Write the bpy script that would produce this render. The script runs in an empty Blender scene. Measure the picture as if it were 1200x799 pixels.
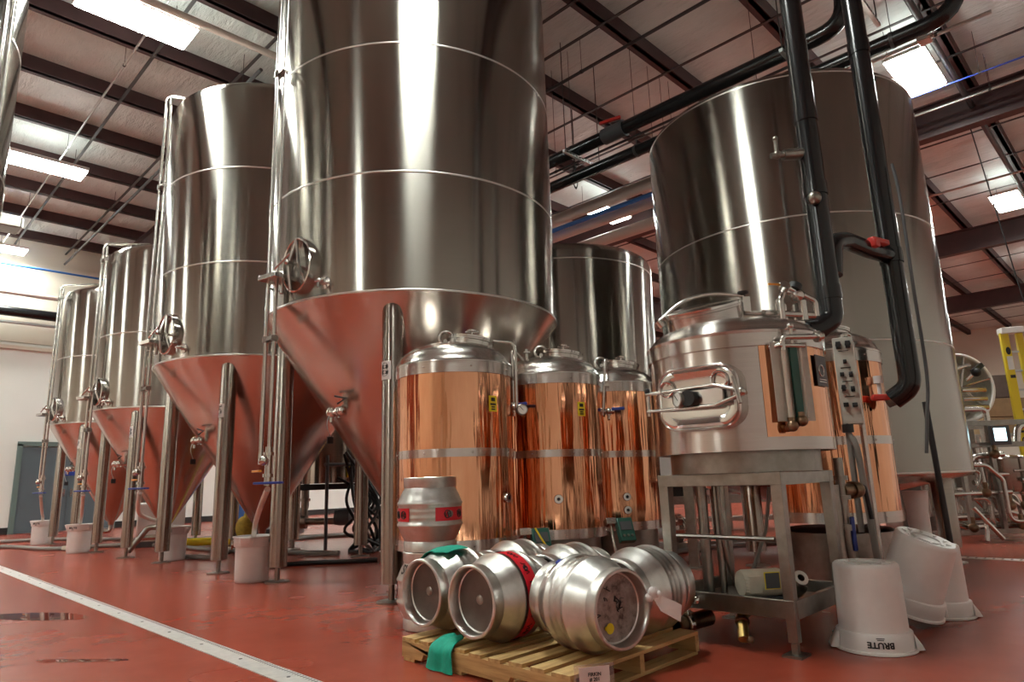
import bpy, bmesh, math, random
from mathutils import Vector, Matrix, Quaternion
PI = math.pi
rnd = random.Random(7)
S = bpy.context.scene
COL = S.collection
def R(d): return math.radians(d)
def V(*a): return Vector(a)

# ------------------------------------------------------------------ materials
def newmat(name):
    m = bpy.data.materials.new(name); m.use_nodes = True
    nt = m.node_tree
    return m, nt, nt.nodes['Principled BSDF']
def nd(nt, t, **k):
    n = nt.nodes.new(t)
    for a, b in k.items():
        if a.startswith('i_'): n.inputs[a[2:].replace('_', ' ')].default_value = b
        else: setattr(n, a, b)
    return n
def ramp(nt, fac, stops):
    r = nt.nodes.new('ShaderNodeValToRGB')
    el = r.color_ramp.elements
    el[0].position, el[0].color = stops[0][0], (*stops[0][1], 1)
    el[1].position, el[1].color = stops[-1][0], (*stops[-1][1], 1)
    for p, c in stops[1:-1]:
        e = el.new(p); e.color = (*c, 1)
    nt.links.new(fac, r.inputs['Fac'])
    return r
def noise(nt, scale=(1, 1, 1), s=5, detail=4, rough=.55):
    tc = nt.nodes.new('ShaderNodeTexCoord'); mp = nt.nodes.new('ShaderNodeMapping')
    mp.inputs['Scale'].default_value = scale
    nt.links.new(tc.outputs['Object'], mp.inputs['Vector'])
    n = nd(nt, 'ShaderNodeTexNoise', i_Scale=s, i_Detail=detail, i_Roughness=rough)
    nt.links.new(mp.outputs['Vector'], n.inputs['Vector'])
    return n
def bump(nt, b, h, strength=.2, dist=.01):
    bp = nd(nt, 'ShaderNodeBump', i_Strength=strength, i_Distance=dist)
    nt.links.new(h, bp.inputs['Height']); nt.links.new(bp.outputs['Normal'], b.inputs['Normal'])
    return bp
def plain(name, col, rough=.5, metal=0., spec=.5, coat=0, nscale=0, namt=.06):
    m, nt, b = newmat(name)
    b.inputs['Base Color'].default_value = (*col, 1)
    b.inputs['Roughness'].default_value = rough; b.inputs['Metallic'].default_value = metal
    b.inputs['Specular IOR Level'].default_value = spec
    if coat: b.inputs['Coat Weight'].default_value = coat
    if nscale:
        n = noise(nt, s=nscale)
        r = ramp(nt, n.outputs['Fac'], [(.3, tuple(c*(1-namt) for c in col)), (.7, tuple(min(1, c*(1+namt)) for c in col))])
        nt.links.new(r.outputs['Color'], b.inputs['Base Color'])
    return m
def brushed(name, col, rough=.28, aniso=.85, rot=.25, grain=(1, 1, 60), wavy=.0, var=.08, gs=3, rvar=.15):
    m, nt, b = newmat(name)
    b.inputs['Metallic'].default_value = 1
    b.inputs['Anisotropic'].default_value = aniso
    b.inputs['Anisotropic Rotation'].default_value = rot
    tg = nd(nt, 'ShaderNodeTangent', direction_type='RADIAL', axis='Z')
    nt.links.new(tg.outputs['Tangent'], b.inputs['Tangent'])
    n = noise(nt, grain, gs, 5, .6)
    r = ramp(nt, n.outputs['Fac'], [(.3, tuple(c*(1-var) for c in col)), (.7, tuple(min(1, c*(1+var)) for c in col))])
    nt.links.new(r.outputs['Color'], b.inputs['Base Color'])
    mr = nd(nt, 'ShaderNodeMapRange'); mr.inputs['To Min'].default_value = rough*(1-rvar); mr.inputs['To Max'].default_value = rough*(1+rvar)
    nt.links.new(n.outputs['Fac'], mr.inputs['Value']); nt.links.new(mr.outputs['Result'], b.inputs['Roughness'])
    if wavy:
        w = noise(nt, (2.2, 2.2, .12), 2.2, 2, .5)
        bump(nt, b, w.outputs['Fac'], wavy, .02)
    return m
M = {}
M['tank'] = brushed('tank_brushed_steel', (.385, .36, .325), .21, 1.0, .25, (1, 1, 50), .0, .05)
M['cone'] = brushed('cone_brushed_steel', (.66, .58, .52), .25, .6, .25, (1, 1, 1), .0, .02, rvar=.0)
M['leg'] = brushed('leg_brushed_steel', (.35, .305, .265), .22, .95, .25, (1, 1, 40), .0, .08)
M['steel'] = plain('satin_steel', (.62, .59, .55), .24, 1, nscale=30, namt=.06)
M['polished'] = plain('polished_steel', (.72, .70, .67), .12, 1)
M['dull'] = plain('dull_steel', (.31, .285, .255), .33, 1, nscale=14, namt=.14)
M['tun'] = brushed('tun_brushed_steel', (.62, .575, .54), .25, .95, .25, (1, 1, 50), .0, .08)
M['weld'] = plain('weld_seam', (.66, .63, .60), .35, 1)

m, nt, b = newmat('cask_steel')
b.inputs['Metallic'].default_value = 1
n = noise(nt, s=9, detail=6, rough=.65)
r = ramp(nt, n.outputs['Fac'], [(.25, (.50, .48, .45)), (.55, (.66, .64, .61)), (.8, (.72, .70, .67))])
nt.links.new(r.outputs['Color'], b.inputs['Base Color'])
mr = nd(nt, 'ShaderNodeMapRange'); mr.inputs['To Min'].default_value = .27; mr.inputs['To Max'].default_value = .45
nt.links.new(n.outputs['Fac'], mr.inputs['Value']); nt.links.new(mr.outputs['Result'], b.inputs['Roughness'])
n2 = noise(nt, s=25, detail=3)
bump(nt, b, n2.outputs['Fac'], .12, .004)
M['cask'] = m

m, nt, b = newmat('worn_cask_head')
b.inputs['Metallic'].default_value = .85
n = noise(nt, s=14, detail=6, rough=.7)
r = ramp(nt, n.outputs['Fac'], [(.32, (.10, .075, .065)), (.46, (.30, .25, .23)), (.75, (.50, .44, .41))])
nt.links.new(r.outputs['Color'], b.inputs['Base Color']); b.inputs['Roughness'].default_value = .5
M['caskworn'] = m
M['shaded_head'] = plain('shaded_cask_head', (.165, .14, .125), .48, 1, nscale=10, namt=.12)  # shade inside the recessed end is put into this darker colour

m, nt, b = newmat('polished_copper')
b.inputs['Metallic'].default_value = 1
n = noise(nt, (3, 3, .5), 3, 5, .6)
r = ramp(nt, n.outputs['Fac'], [(.3, (.76, .34, .185)), (.7, (.88, .45, .265))])
nt.links.new(r.outputs['Color'], b.inputs['Base Color'])
b.inputs['Roughness'].default_value = .10
b.inputs['Anisotropic'].default_value = .6; b.inputs['Anisotropic Rotation'].default_value = .25
tg = nd(nt, 'ShaderNodeTangent', direction_type='RADIAL', axis='Z'); nt.links.new(tg.outputs['Tangent'], b.inputs['Tangent'])
w = noise(nt, (6, 6, .35), 2.4, 2, .5)
bump(nt, b, w.outputs['Fac'], .6, .02)
M['copper'] = m

m, nt, b = newmat('red_epoxy_floor')
n = noise(nt, (1, 1, 1), .9, 8, .62)
r = ramp(nt, n.outputs['Fac'], [(.25, (.27, .042, .022)), (.5, (.335, .057, .031)), (.78, (.40, .080, .046))])
nt.links.new(r.outputs['Color'], b.inputs['Base Color'])
n2 = noise(nt, (1, 1, 1), .8, 3, .5)
mr = nd(nt, 'ShaderNodeMapRange'); mr.inputs['To Min'].default_value = .21; mr.inputs['To Max'].default_value = .31; b.inputs['Specular IOR Level'].default_value = .4
nt.links.new(n2.outputs['Fac'], mr.inputs['Value']); nt.links.new(mr.outputs['Result'], b.inputs['Roughness'])
n3 = noise(nt, (1, 1, 1), 60, 3, .6); bump(nt, b, n3.outputs['Fac'], .02, .004)
M['floor'] = m
M['wet'] = plain('wet_epoxy', (.20, .028, .018), .03, 0, .6, 1)

m, nt, b = newmat('ceiling_insulation')
n = noise(nt, (1, 1, 1), 1.2, 4)
r = ramp(nt, n.outputs['Fac'], [(.3, (.62, .67, .65)), (.7, (.74, .79, .77))])
nt.links.new(r.outputs['Color'], b.inputs['Base Color']); b.inputs['Roughness'].default_value = .38
wv = noise(nt, (2.6, .7, 1), 1.6, 5, .65)
bump(nt, b, wv.outputs['Fac'], .8, .12)
M['insul'] = m
M['purlin'] = plain('red_oxide_beam', (.055, .022, .022), .5, nscale=3, namt=.2)
M['strap'] = plain('dark_strap', (.05, .045, .045), .5)
M['wallw'] = plain('white_wall_paint', (.78, .79, .75), .6, nscale=.6, namt=.03)
M['wallb'] = plain('beige_wall_paint', (.68, .62, .52), .65, nscale=.5, namt=.05)
M['base'] = plain('black_baseboard', (.02, .02, .02), .5)
M['door'] = plain('slate_door_paint', (.10, .135, .155), .45, nscale=2, namt=.05)
M['doorframe'] = plain('green_grey_frame_paint', (.13, .19, .18), .45)
M['white'] = plain('white_plastic', (.78, .75, .73), .38, nscale=6, namt=.05)
M['tube'] = plain('milky_tubing', (.70, .64, .58), .35)
M['black'] = plain('black_rubber', (.012, .012, .013), .5)
M['pvc'] = plain('black_pvc', (.010, .010, .011), .22, nscale=20, namt=.3)
M['grey'] = plain('grey_hose', (.23, .21, .19), .5)
M['greyd'] = plain('dark_grey_paint', (.07, .07, .075), .45)
M['blue'] = plain('blue_plastic', (.02, .045, .28), .4)
M['bluep'] = plain('bright_blue_pipe', (.02, .14, .45), .4)
M['yellow'] = plain('yellow_paint', (.80, .62, .02), .4)
M['orange'] = plain('orange_grip', (.80, .30, .02), .4)
M['red'] = plain('red_grip', (.55, .03, .02), .4)
M['green'] = plain('dark_green_plastic', (.012, .075, .055), .4)
M['teal'] = plain('teal_cloth', (.0, .33, .22), .75, nscale=40, namt=.12)
M['tape'] = plain('red_tape', (.68, .012, .025), .32)
M['paper'] = plain('pinkish_white_card', (.78, .66, .63), .6)
M['ink'] = plain('black_ink', (.01, .01, .01), .5)
M['blueink'] = plain('blue_marker', (.03, .07, .40), .5)
M['sticker'] = plain('yellow_sticker', (.85, .68, .02), .4)
M['motor'] = plain('cream_motor_paint', (.62, .57, .46), .45, nscale=12, namt=.1)
M['brass'] = plain('aged_brass', (.46, .32, .11), .35, 1, nscale=20, namt=.25)
M['bronze'] = plain('dark_bronze', (.24, .16, .10), .38, 1, nscale=20, namt=.25)
M['pipew'] = plain('painted_pipe', (.62, .52, .47), .4)
M['galv'] = plain('galvanised_conduit', (.55, .55, .54), .35, 1)
M['glass_tube'] = plain('sight_tube_plastic', (.55, .50, .42), .15)
M['plate'] = plain('sight_plate', (.52, .50, .44), .3, 0, nscale=10, namt=.1)
M['dial'] = plain('dial_face', (.78, .77, .72), .4)
M['card'] = plain('cardboard', (.30, .19, .10), .8, nscale=8, namt=.1)
M['carddark'] = plain('dark_carton', (.12, .085, .07), .8, nscale=8, namt=.1)
M['drain'] = plain('drain_steel', (.70, .67, .64), .38, .35, nscale=20, namt=.1)
M['slot'] = plain('drain_slot', (.06, .05, .045), .6)
M['screen'], nt, b = newmat('screen_glow')
b.inputs['Base Color'].default_value = (.1, .2, .25, 1); b.inputs['Emission Color'].default_value = (.55, .85, .95, 1); b.inputs['Emission Strength'].default_value = 2.2
M['lamp'], nt, b = newmat('fluorescent_diffuser')
b.inputs['Emission Color'].default_value = (.94, 1.0, .93, 1); b.inputs['Emission Strength'].default_value = 36
M['added_glow'], nt, b = newmat('added_ceiling_glow')  # weak emission added to lift the ceiling
b.inputs['Emission Color'].default_value = (.94, 1.0, .93, 1); b.inputs['Emission Strength'].default_value = 2.2
m, nt, b = newmat('clear_sleeve')
b.inputs['Base Color'].default_value = (.9, .8, .78, 1); b.inputs['Roughness'].default_value = .12
b.inputs['Transmission Weight'].default_value = .85; b.inputs['IOR'].default_value = 1.1
M['sleeve'] = m
def wood(name, sc):
    m, nt, b = newmat(name)
    n = noise(nt, sc, 7, 6, .6)
    r = ramp(nt, n.outputs['Fac'], [(.25, (.30, .165, .055)), (.5, (.56, .36, .145)), (.75, (.66, .46, .21))])
    nt.links.new(r.outputs['Color'], b.inputs['Base Color']); b.inputs['Roughness'].default_value = .6
    bump(nt, b, n.outputs['Fac'], .15, .004)
    return m
M['woodx'] = wood('pine_along_x', (.35, 5, 5)); M['woody'] = wood('pine_along_y', (5, .35, 5))

# ------------------------------------------------------------------ mesh builder
def fillet(pts, rad, n=6):
    P = [Vector(p) for p in pts]; out = [P[0]]
    for i in range(1, len(P)-1):
        a, b_, c = P[i-1], P[i], P[i+1]
        u, w = (a-b_), (c-b_)
        lu, lw = u.length, w.length
        u.normalize(); w.normalize()
        ang = u.angle(w, PI)
        if ang > PI-.02: continue
        t = min(rad/math.tan(ang/2), lu*.49, lw*.49)
        p0, p1 = b_+u*t, b_+w*t
        for k in range(n+1):
            s = k/n
            out.append(p0*(1-s)**2+b_*2*s*(1-s)+p1*s*s)
    out.append(P[-1]); return out
def spline(pts, n=8):
    P = [Vector(p) for p in pts]; P = [P[0]*2-P[1]]+P+[P[-1]*2-P[-2]]; out = []
    for i in range(1, len(P)-2):
        p0, p1, p2, p3 = P[i-1:i+3]
        for k in range(n):
            t = k/n
            out.append(.5*((2*p1)+(p2-p0)*t+(2*p0-5*p1+4*p2-p3)*t*t+(3*p1-p0-3*p2+p3)*t**3))
    out.append(P[-2]); return out
class MB:
    def __init__(s): s.v = []; s.f = []
    def add(s, vs, fs, mat=None):
        b = len(s.v)
        s.v += [tuple(mat @ Vector(v)) if mat else tuple(v) for v in vs]
        s.f += [tuple(b+i for i in f) for f in fs]; return s
    def box(s, c, d, rot=None, taper=None):
        x, y, z = d[0]/2, d[1]/2, d[2]/2
        t = taper or 1
        vs = [(-x*t, -y*t, -z), (x*t, -y*t, -z), (x*t, y*t, -z), (-x*t, y*t, -z), (-x, -y, z), (x, -y, z), (x, y, z), (-x, y, z)]
        m = Matrix.Translation(c)
        if rot is not None: m = m @ (rot if isinstance(rot, Matrix) else Matrix.Rotation(rot, 4, 'Z'))
        return s.add(vs, [(0, 3, 2, 1), (4, 5, 6, 7), (0, 1, 5, 4), (1, 2, 6, 5), (2, 3, 7, 6), (3, 0, 4, 7)], m)
    def tube(s, pts, r, n=12, caps=True, r1=None):
        P = [Vector(p) for p in pts]; N = len(P)
        T = []
        for i in range(N):
            t = (P[min(i+1, N-1)]-P[max(i-1, 0)]); T.append(t.normalized())
        up = V(0, 0, 1) if abs(T[0].z) < .9 else V(1, 0, 0)
        nrm = (up-T[0]*up.dot(T[0])).normalized()
        vs = []; fs = []
        for i in range(N):
            if i:
                q = T[i-1].rotation_difference(T[i]); nrm = q @ nrm
                nrm = (nrm-T[i]*nrm.dot(T[i])).normalized()
            bi = T[i].cross(nrm)
            rr = r if r1 is None else r+(r1-r)*i/(N-1)
            for k in range(n):
                a = 2*PI*k/n; vs.append(P[i]+(nrm*math.cos(a)+bi*math.sin(a))*rr)
        for i in range(N-1):
            for k in range(n):
                fs.append((i*n+k, i*n+(k+1) % n, (i+1)*n+(k+1) % n, (i+1)*n+k))
        if caps:
            fs.append(tuple(range(n-1, -1, -1))); fs.append(tuple((N-1)*n+k for k in range(n)))
        return s.add(vs, fs)
    def cyl(s, p0, p1, r0, r1=None, n=20, caps=True): return s.tube([p0, p1], r0, n, caps, r1)
    def lathe(s, prof, n=48, mat=None, a0=0., a1=2*PI):
        full = abs(a1-a0-2*PI) < 1e-6
        na = n if full else n+1
        vs = []; fs = []
        for (r, z) in prof:
            for k in range(na):
                a = a0+(a1-a0)*k/n; vs.append((r*math.cos(a), r*math.sin(a), z))
        for i in range(len(prof)-1):
            for k in range(n):
                k2 = (k+1) % na
                q = (i*na+k, i*na+k2, (i+1)*na+k2, (i+1)*na+k)
                r0, r1 = prof[i][0], prof[i+1][0]
                if r0 < 1e-6 and r1 < 1e-6: continue
                if r0 < 1e-6: q = (q[0], q[2], q[3])
                elif r1 < 1e-6: q = (q[0], q[1], q[2])
                fs.append(q)
        return s.add(vs, fs, mat)
    def sphere(s, c, r, sc=(1, 1, 1), n=14):
        prof = [(max(0, math.cos(-PI/2+PI*k/(n//2+1))) if 0 < k < n//2+1 else 0, math.sin(-PI/2+PI*k/(n//2+1))) for k in range(n//2+2)]
        return s.lathe(prof, n, Matrix.Translation(c) @ Matrix.Diagonal((r*sc[0], r*sc[1], r*sc[2], 1)))
    def torus(s, R_, r, mat=None, n=36, k=10, sx=1., sy=1.):
        vs = []; fs = []
        for i in range(n):
            a = 2*PI*i/n
            for j in range(k):
                b_ = 2*PI*j/k; q = r*math.cos(b_)
                vs.append(((R_*sx+q)*math.cos(a), (R_*sy+q)*math.sin(a), r*math.sin(b_)))
        for i in range(n):
            for j in range(k):
                fs.append((i*k+j, ((i+1) % n)*k+j, ((i+1) % n)*k+(j+1) % k, i*k+(j+1) % k))
        return s.add(vs, fs, mat)
    def build(s, name, mat, parent=None, smooth=38, bevel=0, loc=None, solid=0):
        me = bpy.data.meshes.new(name)
        me.from_pydata(s.v, [], s.f)
        bm = bmesh.new(); bm.from_mesh(me); bmesh.ops.remove_doubles(bm, verts=bm.verts, dist=1e-5)
        bmesh.ops.recalc_face_normals(bm, faces=bm.faces); bm.to_mesh(me); bm.free()
        if smooth:
            me.shade_smooth(); me.set_sharp_from_angle(angle=R(smooth))
        me.materials.append(M[mat] if isinstance(mat, str) else mat)
        o = bpy.data.objects.new(name, me); COL.objects.link(o)
        if parent: o.parent = parent
        if loc: o.location = loc
        if solid:
            md = o.modifiers.new('t', 'SOLIDIFY'); md.thickness = solid
        if bevel:
            md = o.modifiers.new('b', 'BEVEL'); md.width = bevel; md.segments = 2; md.limit_method = 'ANGLE'; md.angle_limit = R(40)
        return o
def thing(name, label, cat, loc=(0, 0, 0), rotz=0, group=None):
    o = bpy.data.objects.new(name, None); COL.objects.link(o)
    o.location = loc; o.rotation_euler = (0, 0, rotz); o.empty_display_size = .1
    return tag(o, label, cat, group)
def tag(o, label, cat, group=None):
    o['label'] = label; o['category'] = cat
    if group: o['group'] = group
    return o
def struct(o, label=None, cat=None):
    o['kind'] = 'structure'
    if label: o['label'] = label
    if cat: o['category'] = cat
    return o
def axis_mat(p, d, up=(0, 0, 1)):
    """matrix whose local z runs along d, placed at p"""
    d = Vector(d).normalized(); u = Vector(up)
    if abs(d.dot(u)) > .98: u = V(1, 0, 0)
    x = u.cross(d).normalized(); y = d.cross(x)
    return Matrix(((x.x, y.x, d.x, p[0]), (x.y, y.y, d.y, p[1]), (x.z, y.z, d.z, p[2]), (0, 0, 0, 1)))
def text_mesh(txt, size, ext=.0006, align='CENTER', bold=0):
    cu = bpy.data.curves.new('lettering', 'FONT'); cu.body = txt; cu.size = size; cu.extrude = ext; cu.offset = bold*size
    cu.align_x = align; cu.align_y = 'CENTER'; cu.resolution_u = 3
    o = bpy.data.objects.new('lettering', cu); COL.objects.link(o)
    dg = bpy.context.evaluated_depsgraph_get()
    me = bpy.data.meshes.new_from_object(o.evaluated_get(dg))
    bpy.data.objects.remove(o); bpy.data.curves.remove(cu)
    vs = [v.co.copy() for v in me.vertices]; fs = [tuple(p.vertices) for p in me.polygons]
    bpy.data.meshes.remove(me)
    return vs, fs
def dirv(az): return V(math.cos(R(az)), math.sin(R(az)), 0)

# ------------------------------------------------------------------ camera
cam = bpy.data.cameras.new('camera'); co = bpy.data.objects.new('camera', cam); COL.objects.link(co)
cam.sensor_width = 36; cam.lens = 780/1200*36; cam.clip_end = 200; cam.clip_start = .05
pit, rol, yaw = R(11.8), R(-1.84), R(44.5)
fw = V(math.cos(pit)*math.cos(yaw), math.cos(pit)*math.sin(yaw), math.sin(pit))
rt = V(math.sin(yaw), -math.cos(yaw), 0); upv = rt.cross(fw)
r2 = rt*math.cos(rol)+upv*math.sin(rol); u2 = -rt*math.sin(rol)+upv*math.cos(rol)
co.matrix_world = Matrix(((r2.x, u2.x, -fw.x, 0), (r2.y, u2.y, -fw.y, 0), (r2.z, u2.z, -fw.z, 1.0), (0, 0, 0, 1)))
S.camera = co
S.view_settings.view_transform = 'Standard'; S.view_settings.look = 'None'
S.view_settings.exposure = 1.5; S.view_settings.gamma = 1; S.view_settings.use_curve_mapping = False
w = bpy.data.worlds.new('hall_dark'); S.world = w; w.use_nodes = True
w.node_tree.nodes['Background'].inputs['Color'].default_value = (.5, .48, .46, 1)
w.node_tree.nodes['Background'].inputs['Strength'].default_value = .02

# ------------------------------------------------------------------ the hall
X0, X1, Y0, Y1, CZ = -11, 43, -4.2, 22.6, 8.25
struct(MB().add([(X0, Y0, 0), (X1, Y0, 0), (X1, Y1, 0), (X0, Y1, 0), (X0, Y0, -.2), (X1, Y0, -.2), (X1, Y1, -.2), (X0, Y1, -.2)], [(0, 1, 2, 3), (7, 6, 5, 4), (0, 4, 5, 1), (1, 5, 6, 2), (2, 6, 7, 3), (3, 7, 4, 0)]).build('floor', 'floor', smooth=0))
struct(MB().box(((X0+X1)/2, (Y0+Y1)/2, CZ+.1), (X1-X0, Y1-Y0, .2)).build('ceiling', 'insul', smooth=0))
struct(MB().box(((X0+X1)/2, Y1+.1, 2.6), (X1-X0, .2, 5.2)).build('wall_back', 'wallw', smooth=0))
struct(MB().box(((X0+X1)/2, Y1+.12, 6.75), (X1-X0, .2, 3.1)).build('wall_back_upper', 'wallb', smooth=0))
struct(MB().box(((X0+X1)/2, Y1-.06, 5.05), (X1-X0, .14, .10)).box(((X0+X1)/2, Y1-.02, 5.28), (X1-X0, .10, .16)).build('trim_1', 'wallb', smooth=0))
struct(MB().box((X1+.1, (Y0+Y1)/2, 4.13), (.2, Y1-Y0, 8.25)).build('wall_right', 'wallb', smooth=0))
struct(MB().box((X0-.1, (Y0+Y1)/2, 4.13), (.2, Y1-Y0, 8.25)).build('wall_left', 'wallb', smooth=0))
struct(MB().box(((X0+X1)/2, Y0-.1, 4.13), (X1-X0, .2, 8.25)).build('wall_front', 'wallw', smooth=0))
for xa, xb in ((X0, 3.55), (6.05, X1)):
    struct(MB().box(((xa+xb)/2, Y1-.01, .09), (xb-xa, .02, .18)).build('baseboard_back', 'base', smooth=0))
# double door in the back wall
d = bpy.data.objects.new('door_1', None); COL.objects.link(d); d.location = (4.8, Y1, 0); d['kind'] = 'structure'
d['label'] = 'slate grey double door with grey green frame in white end wall'; d['category'] = 'door'
for sx in (-1, 1):
    lf = MB().box((sx*.575, -.03, 1.16), (1.14, .05, 2.30)).build('door_leaf', 'door', d, smooth=0)
    MB().box((sx*.09, -.07, 1.05), (.05, .03, .22)).tube([(sx*.09, -.06, 1.05), (sx*.09, -.12, 1.05), (sx*.22, -.12, 1.05)], .012, 8).build('handle', 'steel', lf)
MB().box((-1.21, -.04, 1.2), (.12, .1, 2.4)).box((1.21, -.04, 1.2), (.12, .1, 2.4)).box((0, -.04, 2.40), (2.54, .1, .12)).build('door_frame', 'doorframe', d, smooth=0)
MB().box((-.05, -.066, 1.62), (.42, .01, .2)).build('sign_plate', 'blue', d, smooth=0)

# purlins, straps and rafters
k = 0
for i in range(-7, 11):
    y = 3.5+1.83*i
    if y < Y0+.3 or y > Y1-.2: continue
    o = MB().box(((X0+X1)/2, y, 8.125), (X1-X0, .09, .25)).box(((X0+X1)/2, y+.05, 8.012), (X1-X0, .16, .024)).build('ceiling_beam', 'purlin', smooth=0); struct(o)
for x in (-3.6, 5.45, 14.5, 23.4, 32.6):
    o = MB().box((x, (Y0+Y1)/2, 7.65), (.03, Y1-Y0, .66)).box((x, (Y0+Y1)/2, 7.32), (.26, Y1-Y0, .03)).box((x, (Y0+Y1)/2, 7.985), (.26, Y1-Y0, .03)).build('rafter_beam', 'purlin', smooth=0); struct(o)
for x in (-1.0, .9, 2.9, 4.15, 7.0, 7.72, 9.6, 11.2, 12.9, 16.4, 18.3, 20.4, 25.0, 27.5, 30, 34.5, 37, 39.5):
    o = MB().box((x, (Y0+Y1)/2, 7.99), (.05, Y1-Y0, .018)).build('ceiling_trim', 'strap', smooth=0); struct(o)

# ------------------------------------------------------------------ lamps
def lamp(x, y, label, z=7.55, L=1.42, W=.58):
    t = thing('ceiling_light', label, 'light', (x, y, z), 0, 'fluorescent high bay lights')
    MB().box((0, 0, .055), (L+.04, W+.04, .07)).build('housing', 'white', t, bevel=.006)
    MB().box((0, 0, .008), (L, W, .022)).build('diffuser', 'lamp', t, smooth=0)
    MB().box((0, 0, .094), (L*.9, W*.7, .006)).build('added_glow_strip', 'added_glow', t, smooth=0)  # glowing strip added above the housing to brighten the ceiling
    h = MB()
    for sx in (-.5, .5): h.tube([(sx*L*.8, W*.45, .09), (sx*L*.8, W*.45, CZ-z-.03)], .005, 6)
    h.build('hanger_wire', 'strap', t)
lamps = [(2.28, 9.45, 'long bright light at top left above the conical tanks'), (2.3, 15.45, 'second bright light along the left aisle ceiling'),
         (2.35, 21.7, 'small light at the far end of the left aisle near the white wall'),
         (12.2, 2.15, 'large bright light above the right end of the big upright tank'), (20.4, 2.1, 'light on the right edge below the thick rafter'),
         (13.1, 9.4, 'light seen between tanks behind the overhead white pipes'), (12.0, 15.6, 'farther light behind the overhead blue pipe'),
         (20.6, 9.4, 'distant light row seen through the gap between the big tanks')]
for a in lamps: lamp(*a)
for x, y in ((2.6, 3.3), (-7, 3.3), (-7, 9.45), (-7, 15.45), (-7, 21.2), (12, 21), (28.6, 2.1), (29.5, 9.4), (36.8, 2.1), (20.6, 15.6)):  # unseen lamps; the two near the end wall are added to brighten it
    lamp(x, y, 'fluorescent high bay light assumed in the hall, out of sight beyond the frame')

# ------------------------------------------------------------------ conical tanks
def curved_text(mb, txt, size, rad, az, z, h=0.003, bold=.022):
    vs, fs = text_mesh(txt, size, bold=bold)
    out = []
    for v in vs:
        a = R(az)+v.x/rad; rr = rad+h+v.z
        out.append((rr*math.cos(a), rr*math.sin(a), z+v.y))
    mb.add(out, fs)
def legpost(t, lx, ly, top, r=.098, number=None, foot=True):
    o = MB().lathe([(0, .16), (r, .16), (r, top-.06), (r*.8, top-.02), (r*.45, top), (0, top)], 28, Matrix.Translation((lx, ly, 0))).build('leg', 'leg', t)
    MB().lathe([(0, .02), (.028, .02), (.028, .17), (0, .17)], 14, Matrix.Translation((lx, ly, 0))).lathe([(0, 0), (.13, 0), (.13, .012), (.06, .022), (0, .022)], 26, Matrix.Translation((lx, ly, 0))).build('leg_foot', 'dull', o)
    if number:
        mb = MB(); mb.lathe([(r+.0015, number[1]-.085), (r+.0015, number[1]+.085)], 14, Matrix.Translation((lx, ly, 0)), R(188-38), R(188+38)); lab = mb.build('number_plate', 'white', o)
        mb = MB(); curved_text(mb, number[0], .17, r, 188, 0, .003); mb.v = [(x+lx, y+ly, z+number[1]) for x, y, z in mb.v]; mb.build('number', 'ink', lab, smooth=0)
    return o
def manway(t, rad, az, z, sc=1.):
    """oval hatch whose outward normal is -x, its neck starting inside the shell at ax"""
    m = Matrix.Rotation(R(az-180), 4, 'Z') @ Matrix.Translation((-rad, 0, z)) @ Matrix.Rotation(-PI/2, 4, 'Y')      # local z -> -x ; local x -> +z(world up), local y -> y
    n = 40; mb = MB()
    A, B_ = .30*sc, .23*sc
    def ring(a, b_, zz): return [m @ V(a*math.cos(2*PI*k/n), b_*math.sin(2*PI*k/n), zz) for k in range(n)]
    rings = [ring(A, B_, -.1), ring(A, B_, .062), ring(A-.012, B_-.012, .068), ring(A-.022, B_-.022, .062), ring(A-.022, B_-.022, -.08)]
    vs = [p for r_ in rings for p in r_]; fs = []
    for i in range(len(rings)-1):
        for q in range(n): fs.append((i*n+q, i*n+(q+1) % n, (i+1)*n+(q+1) % n, (i+1)*n+q))
    mb.add(vs, fs); o = mb.build('manway', 'polished', t)
    dv = [ring((A-.026)*s, (B_-.026)*s, -.07+zz) for s, zz in ((1, 0), (.93, .015), (.6, .035), (.25, .045))]
    vs = [p for r_ in dv for p in r_]; fs = []
    for i in range(3):
        for q in range(n): fs.append((i*n+q, i*n+(q+1) % n, (i+1)*n+(q+1) % n, (i+1)*n+q))
    fs.append(tuple(3*n+q for q in range(n)))
    MB().add(vs, fs).build('manway_door', 'polished', o)
    y = MB()
    T = lambda a, b_, c: m @ V(a, b_, c)
    y.tube([T(A*.95, .02, .05), T(0, .05, .12), T(-A*.9, .09, .05)], .018, 8)
    y.tube([T(A*.95, .02, .05), T(0, -.10*sc, .11), T(-A*.75, -.14*sc, .05)], .016, 8)
    y.build('yoke', 'steel', o)
    h = MB()
    h.tube([T(0, 0, .0), T(0, 0, .24)], .014, 8); h.sphere(T(0, 0, .17), .03)
    h.tube([T(-.06, .11, .22), T(.05, -.11, .22)], .010, 8)
    h.build('clamp_handle', 'steel', o)
    b_ = MB().box(T(-.10, .27*sc, .10), (.22, .26, .05), R(az-180)).cyl(T(-.12, .24*sc, .05), T(-.25, .24*sc, .05), .022).cyl(T(-.05, .24*sc, .0), T(-.05, .24*sc, .09), .03)
    b_.build('hinge_arm', 'steel', o, bevel=.005)
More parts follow.
